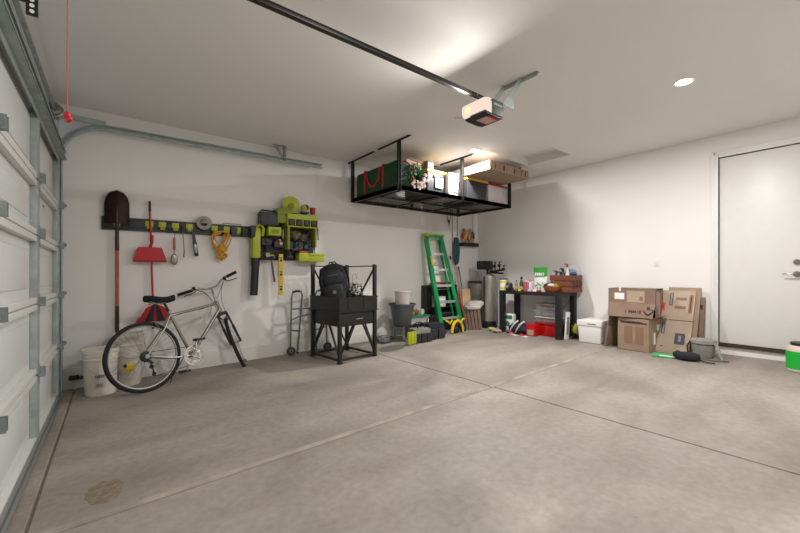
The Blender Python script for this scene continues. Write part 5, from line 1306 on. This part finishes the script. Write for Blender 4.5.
# upper box lying on top
zt0 = F(5.75, 2.05)+.448
t = T('open_cardboard_box', 'long open cardboard box with a white shipping label, topmost of pile', 'cardboard box', (5.87, 2.10, zt0), math.radians(4))
lx, ly, lz = .36, .58, .40
MB().bx(-lx/2, lx/2, -ly/2, ly/2, 0, .006).bx(lx/2-.006, lx/2, -ly/2, ly/2, 0, lz).bx(-lx/2, lx/2, ly/2-.006, ly/2, 0, lz).bx(-lx/2, lx/2, -ly/2, -ly/2+.006, 0, lz-.02).bx(-lx/2, -lx/2+.006, -ly/2, ly/2, .19, lz).bx(-lx/2, lx/2, -ly/2, ly/2, lz-.006, lz).build('carton', m_cardd, t)
MB().prism([(0, 0), (ly, 0), (ly-.02, .21), (.02, .21)], (-lx/2-.002, -ly/2, .20), (0, 1, 0), (-.38, 0, -.92), (-.005, 0, .002)).build('flap', m_cardd, t)
lab(MB().bx(-lx/2-.002, -lx/2-.0003, .085, .21, .245, .335).build('shipping_label', m_paper, t), 'white shipping label')
MB().bx(-lx/2-.003, -lx/2+.02, .13, .15, .36, .42).build('tape_tab', m_paper, t)
MB().bx(-lx/2-.002, -lx/2-.0003, -.16, .055, .21, .37).build('print', m_cardl, t); MB().bx(-lx/2-.003, -lx/2-.001, -.14, -.10, .24, .29).build('print', m_printb, t)
MB().prism([(0, 0), (.38, 0), (.34, .055), (.03, .055)], (-lx/2, -ly/2-.002, lz-.02), (0, 0, -1), (-.25, -.9, 0), (.004, 0, 0)).build('side_flap', m_cardd, t)
# writing on the flap, tilted with it
fn = Vector((-.92, 0, .38))
def onflap(u, v, off=.006): return Vector((-lx/2-.002, -ly/2+u, .20))+Vector((-.38, 0, -.92))*v+fn*off
o_ = text('1 MM18', .06, m_print, t, onflap(.255, .13), '-x', ex=.0006, bold=.002)
o_.rotation_euler = (Matrix.Rotation(math.radians(22), 3, 'Y') @ o_.rotation_euler.to_matrix()).to_euler()
sm = MB(); pts = [onflap(.13-.11*i/10, .10+.06*math.sin(PI*i/10), .008) for i in range(11)]; sm.tube(pts, [.005+.006*math.sin(PI*i/10) for i in range(11)], 6)
sm.tube([onflap(.055, .085, .008), onflap(.015, .09, .008), onflap(.02, .13, .008)], .005, 6); sm.build('arrow_mark', m_print, t)
bq = MB().prism([(0, 0), (.035, 0), (.035, .045), (0, .045)], onflap(.06, .05, .006), (0, 1, 0), (-.38, 0, -.92), fn*.0015); bq.build('print', m_print, t)
# big flattened cartons leaning on right wall
def lean(x, y, rz, wd, hgt, ang, mm, label, thick=.03, name='flattened_box'):
    t = T(name, label, 'cardboard', (x, y, F(x, y)+.002), rot=None)
    t.rotation_euler = (Matrix.Rotation(rz, 3, 'Z') @ Matrix.Rotation(ang, 3, 'Y')).to_euler()
    MB().bx(0, thick, -wd/2, wd/2, 0, hgt, .002).build('carton', mm, t); return t
t1 = lean(5.79, 1.655, math.radians(0), .38, .88, math.radians(22), m_cardl, 'tall pale flattened carton with dark label leaning on wall', .05)
lab(MB().bx(-.002, -.0003, -.13, -.02, .13, .28).build('label', m_slate, t1), 'dark square label'); MB().bx(-.003, -.002, -.09, -.06, .17, .25).build('print', m_bgrey, t1)
MB().bx(-.002, -.0003, .05, .09, .66, .84).build('print', m_slate, t1); MB().bx(-.003, -.0015, .06, .08, .67, .83).build('print', m_bgrey, t1)
MB().bx(-.002, -.0003, .10, .14, .26, .42).build('print', m_slate, t1); MB().bx(-.003, -.0015, .11, .13, .27, .41).build('print', m_bgrey, t1)
MB().bx(-.002, -.0003, -.17, -.13, .56, .82).build('print', m_printb, t1); MB().bx(-.0025, -.001, -.155, -.145, .58, .80).build('print', m_print, t1)
MB().bx(-.002, -.0003, -.10, .02, .62, .66).bx(-.002, -.0003, -.10, .02, .74, .78).build('print', m_printb, t1)
MB().bx(-.0015, -.0002, -.20, .08, .452, .46).build('flap_edge', m_print, t1)
lab(MB().bx(-.002, -.0003, .13, .195, .58, .70).build('sticker', m_redp, t1), 'red sticker'); MB().bx(-.003, -.002, .145, .175, .61, .67).build('print', m_red, t1)
MB().bx(-.002, -.0003, .10, .13, .08, .095).build('print', m_redd, t1)
t2 = lean(5.88, 1.60, 0, .36, .90, math.radians(18), m_card, 'second flattened carton leaning just behind the pale one', .03)
MB().bx(-.001, .0, -.13, -.125, .05, .85).build('crease', m_print, t2); MB().bx(-.002, -.0003, -.12, -.05, .80, .83).build('print', m_print, t2)
t3 = lean(6.02, 1.50, 0, .24, .74, math.radians(11), m_cardd, 'narrow brown flattened carton rightmost against the wall', .03)
MB().bx(-.002, -.0003, -.10, -.06, .58, .64).build('print', m_print, t3); MB().bx(-.001, 0, -.115, -.11, .05, .7).build('crease', m_printb, t3)
# green leaflet, black pouch, grey bucket bag
t = T('green_leaflet', 'flat green and white packet lying before the pale carton', 'packet', (5.57, 1.66, F(5.6, 1.7)+.002), .2, rot=(0, math.radians(0), .2)); MB().bx(-.10, .13, -.10, .12, 0, .012, .003).build('packet', mat('leaflet_green', '3aa860', .6), t); MB().bx(-.085, -.03, -.12, .05, .012, .015, .001).build('white_edge', m_white, t)
t = T('black_pouch', 'black zip pouch lying on the floor by grey bucket', 'pouch', (5.52, 1.40, F(5.5, 1.46)+.002), .15)
MB().blob((0, 0, .05), .12, (.7, 1.0, .42), jit=.05, seed=6, sq=.75).build('body', m_fabb, t); MB().blob((.03, .10, .05), .07, (.8, .8, .7), jit=.12, seed=2).build('side_pocket', m_fabb, t); MB().tube([(-.02, -.10, .03), (-.05, -.18, .012), (-.03, -.25, .01)], .012, 6, flat=.5).build('strap', m_fabb, t)
t = T('grey_fabric_bucket', 'grey round fabric bucket bag with strap near house door', 'bucket bag', (5.85, 1.33, F(5.8, 1.3)+.002))
MB().lathe([(0, 0), (.10, 0), (.108, .02), (.122, .17), (.130, .175), (.132, .205), (.126, .22), (.11, .225), (0, .23)], n=36).build('body', m_fabg, t)
MB().lathe([(.1225, .165), (.128, .17), (.1225, .175)], n=36).build('seam', m_dgrey, t)
MB().tube([(-.04, -.12, .19), (-.06, -.155, .15), (-.10, -.19, .05), (-.14, -.22, .01)], .018, 8, flat=.35).build('strap', m_fabg, t)
MB().tube([(-.04, .12, .19), (-.06, .15, .12), (-.08, .13, .03)], .016, 8, flat=.45).build('strap', m_fabb, t)
MB().tube([(-.14, -.27, .012), (-.19, -.16, .012), (-.20, -.02, .012), (-.17, .10, .012)], .012, 6, flat=.7).build('loose_strap', m_dgrey, t)
# green tub by the frame edge
x_, y_ = 5.80, .468
t = T('green_tub', 'round tub with bright green label at the house door', 'tub', (x_, y_, F(x_, y_)+.001), math.radians(10))
MB().lathe([(0, 0), (.128, 0), (.134, .008), (.136, .03)], n=40).build('base', m_offw, t)
MB().cyl((0, 0, .03), (0, 0, .215), .138, n=40).build('label', mat('bright_green_label', '16ae3c', .45), t)
MB().lathe([(.136, .215), (.134, .235), (.115, .27), (.10, .275), (0, .275)], n=40).build('shoulder', mat('pale_pink_plastic', 'd6bfb2', .5), t)
MB().lathe([(.098, .272), (.105, .275), (.105, .30), (.098, .305), (0, .305)], n=40).build('lid', m_bplast, t)
for i, ch in enumerate('WEED'):
    a = PI+math.radians(12)+math.radians(22)*i-math.radians(10)
    o = text(ch, .085, m_black, t, (.1385*math.cos(a), .1385*math.sin(a), .145), '-x', bold=.004, ex=.001)
    o.rotation_euler = (PI/2, 0, a+PI/2)
for i, ch in enumerate('YARD'):
    a = PI+math.radians(12)+math.radians(15)*i-math.radians(10)
    o = text(ch, .05, m_black, t, (.1385*math.cos(a), .1385*math.sin(a), .075), '-x', bold=.002, ex=.001)
    o.rotation_euler = (PI/2, 0, a+PI/2)
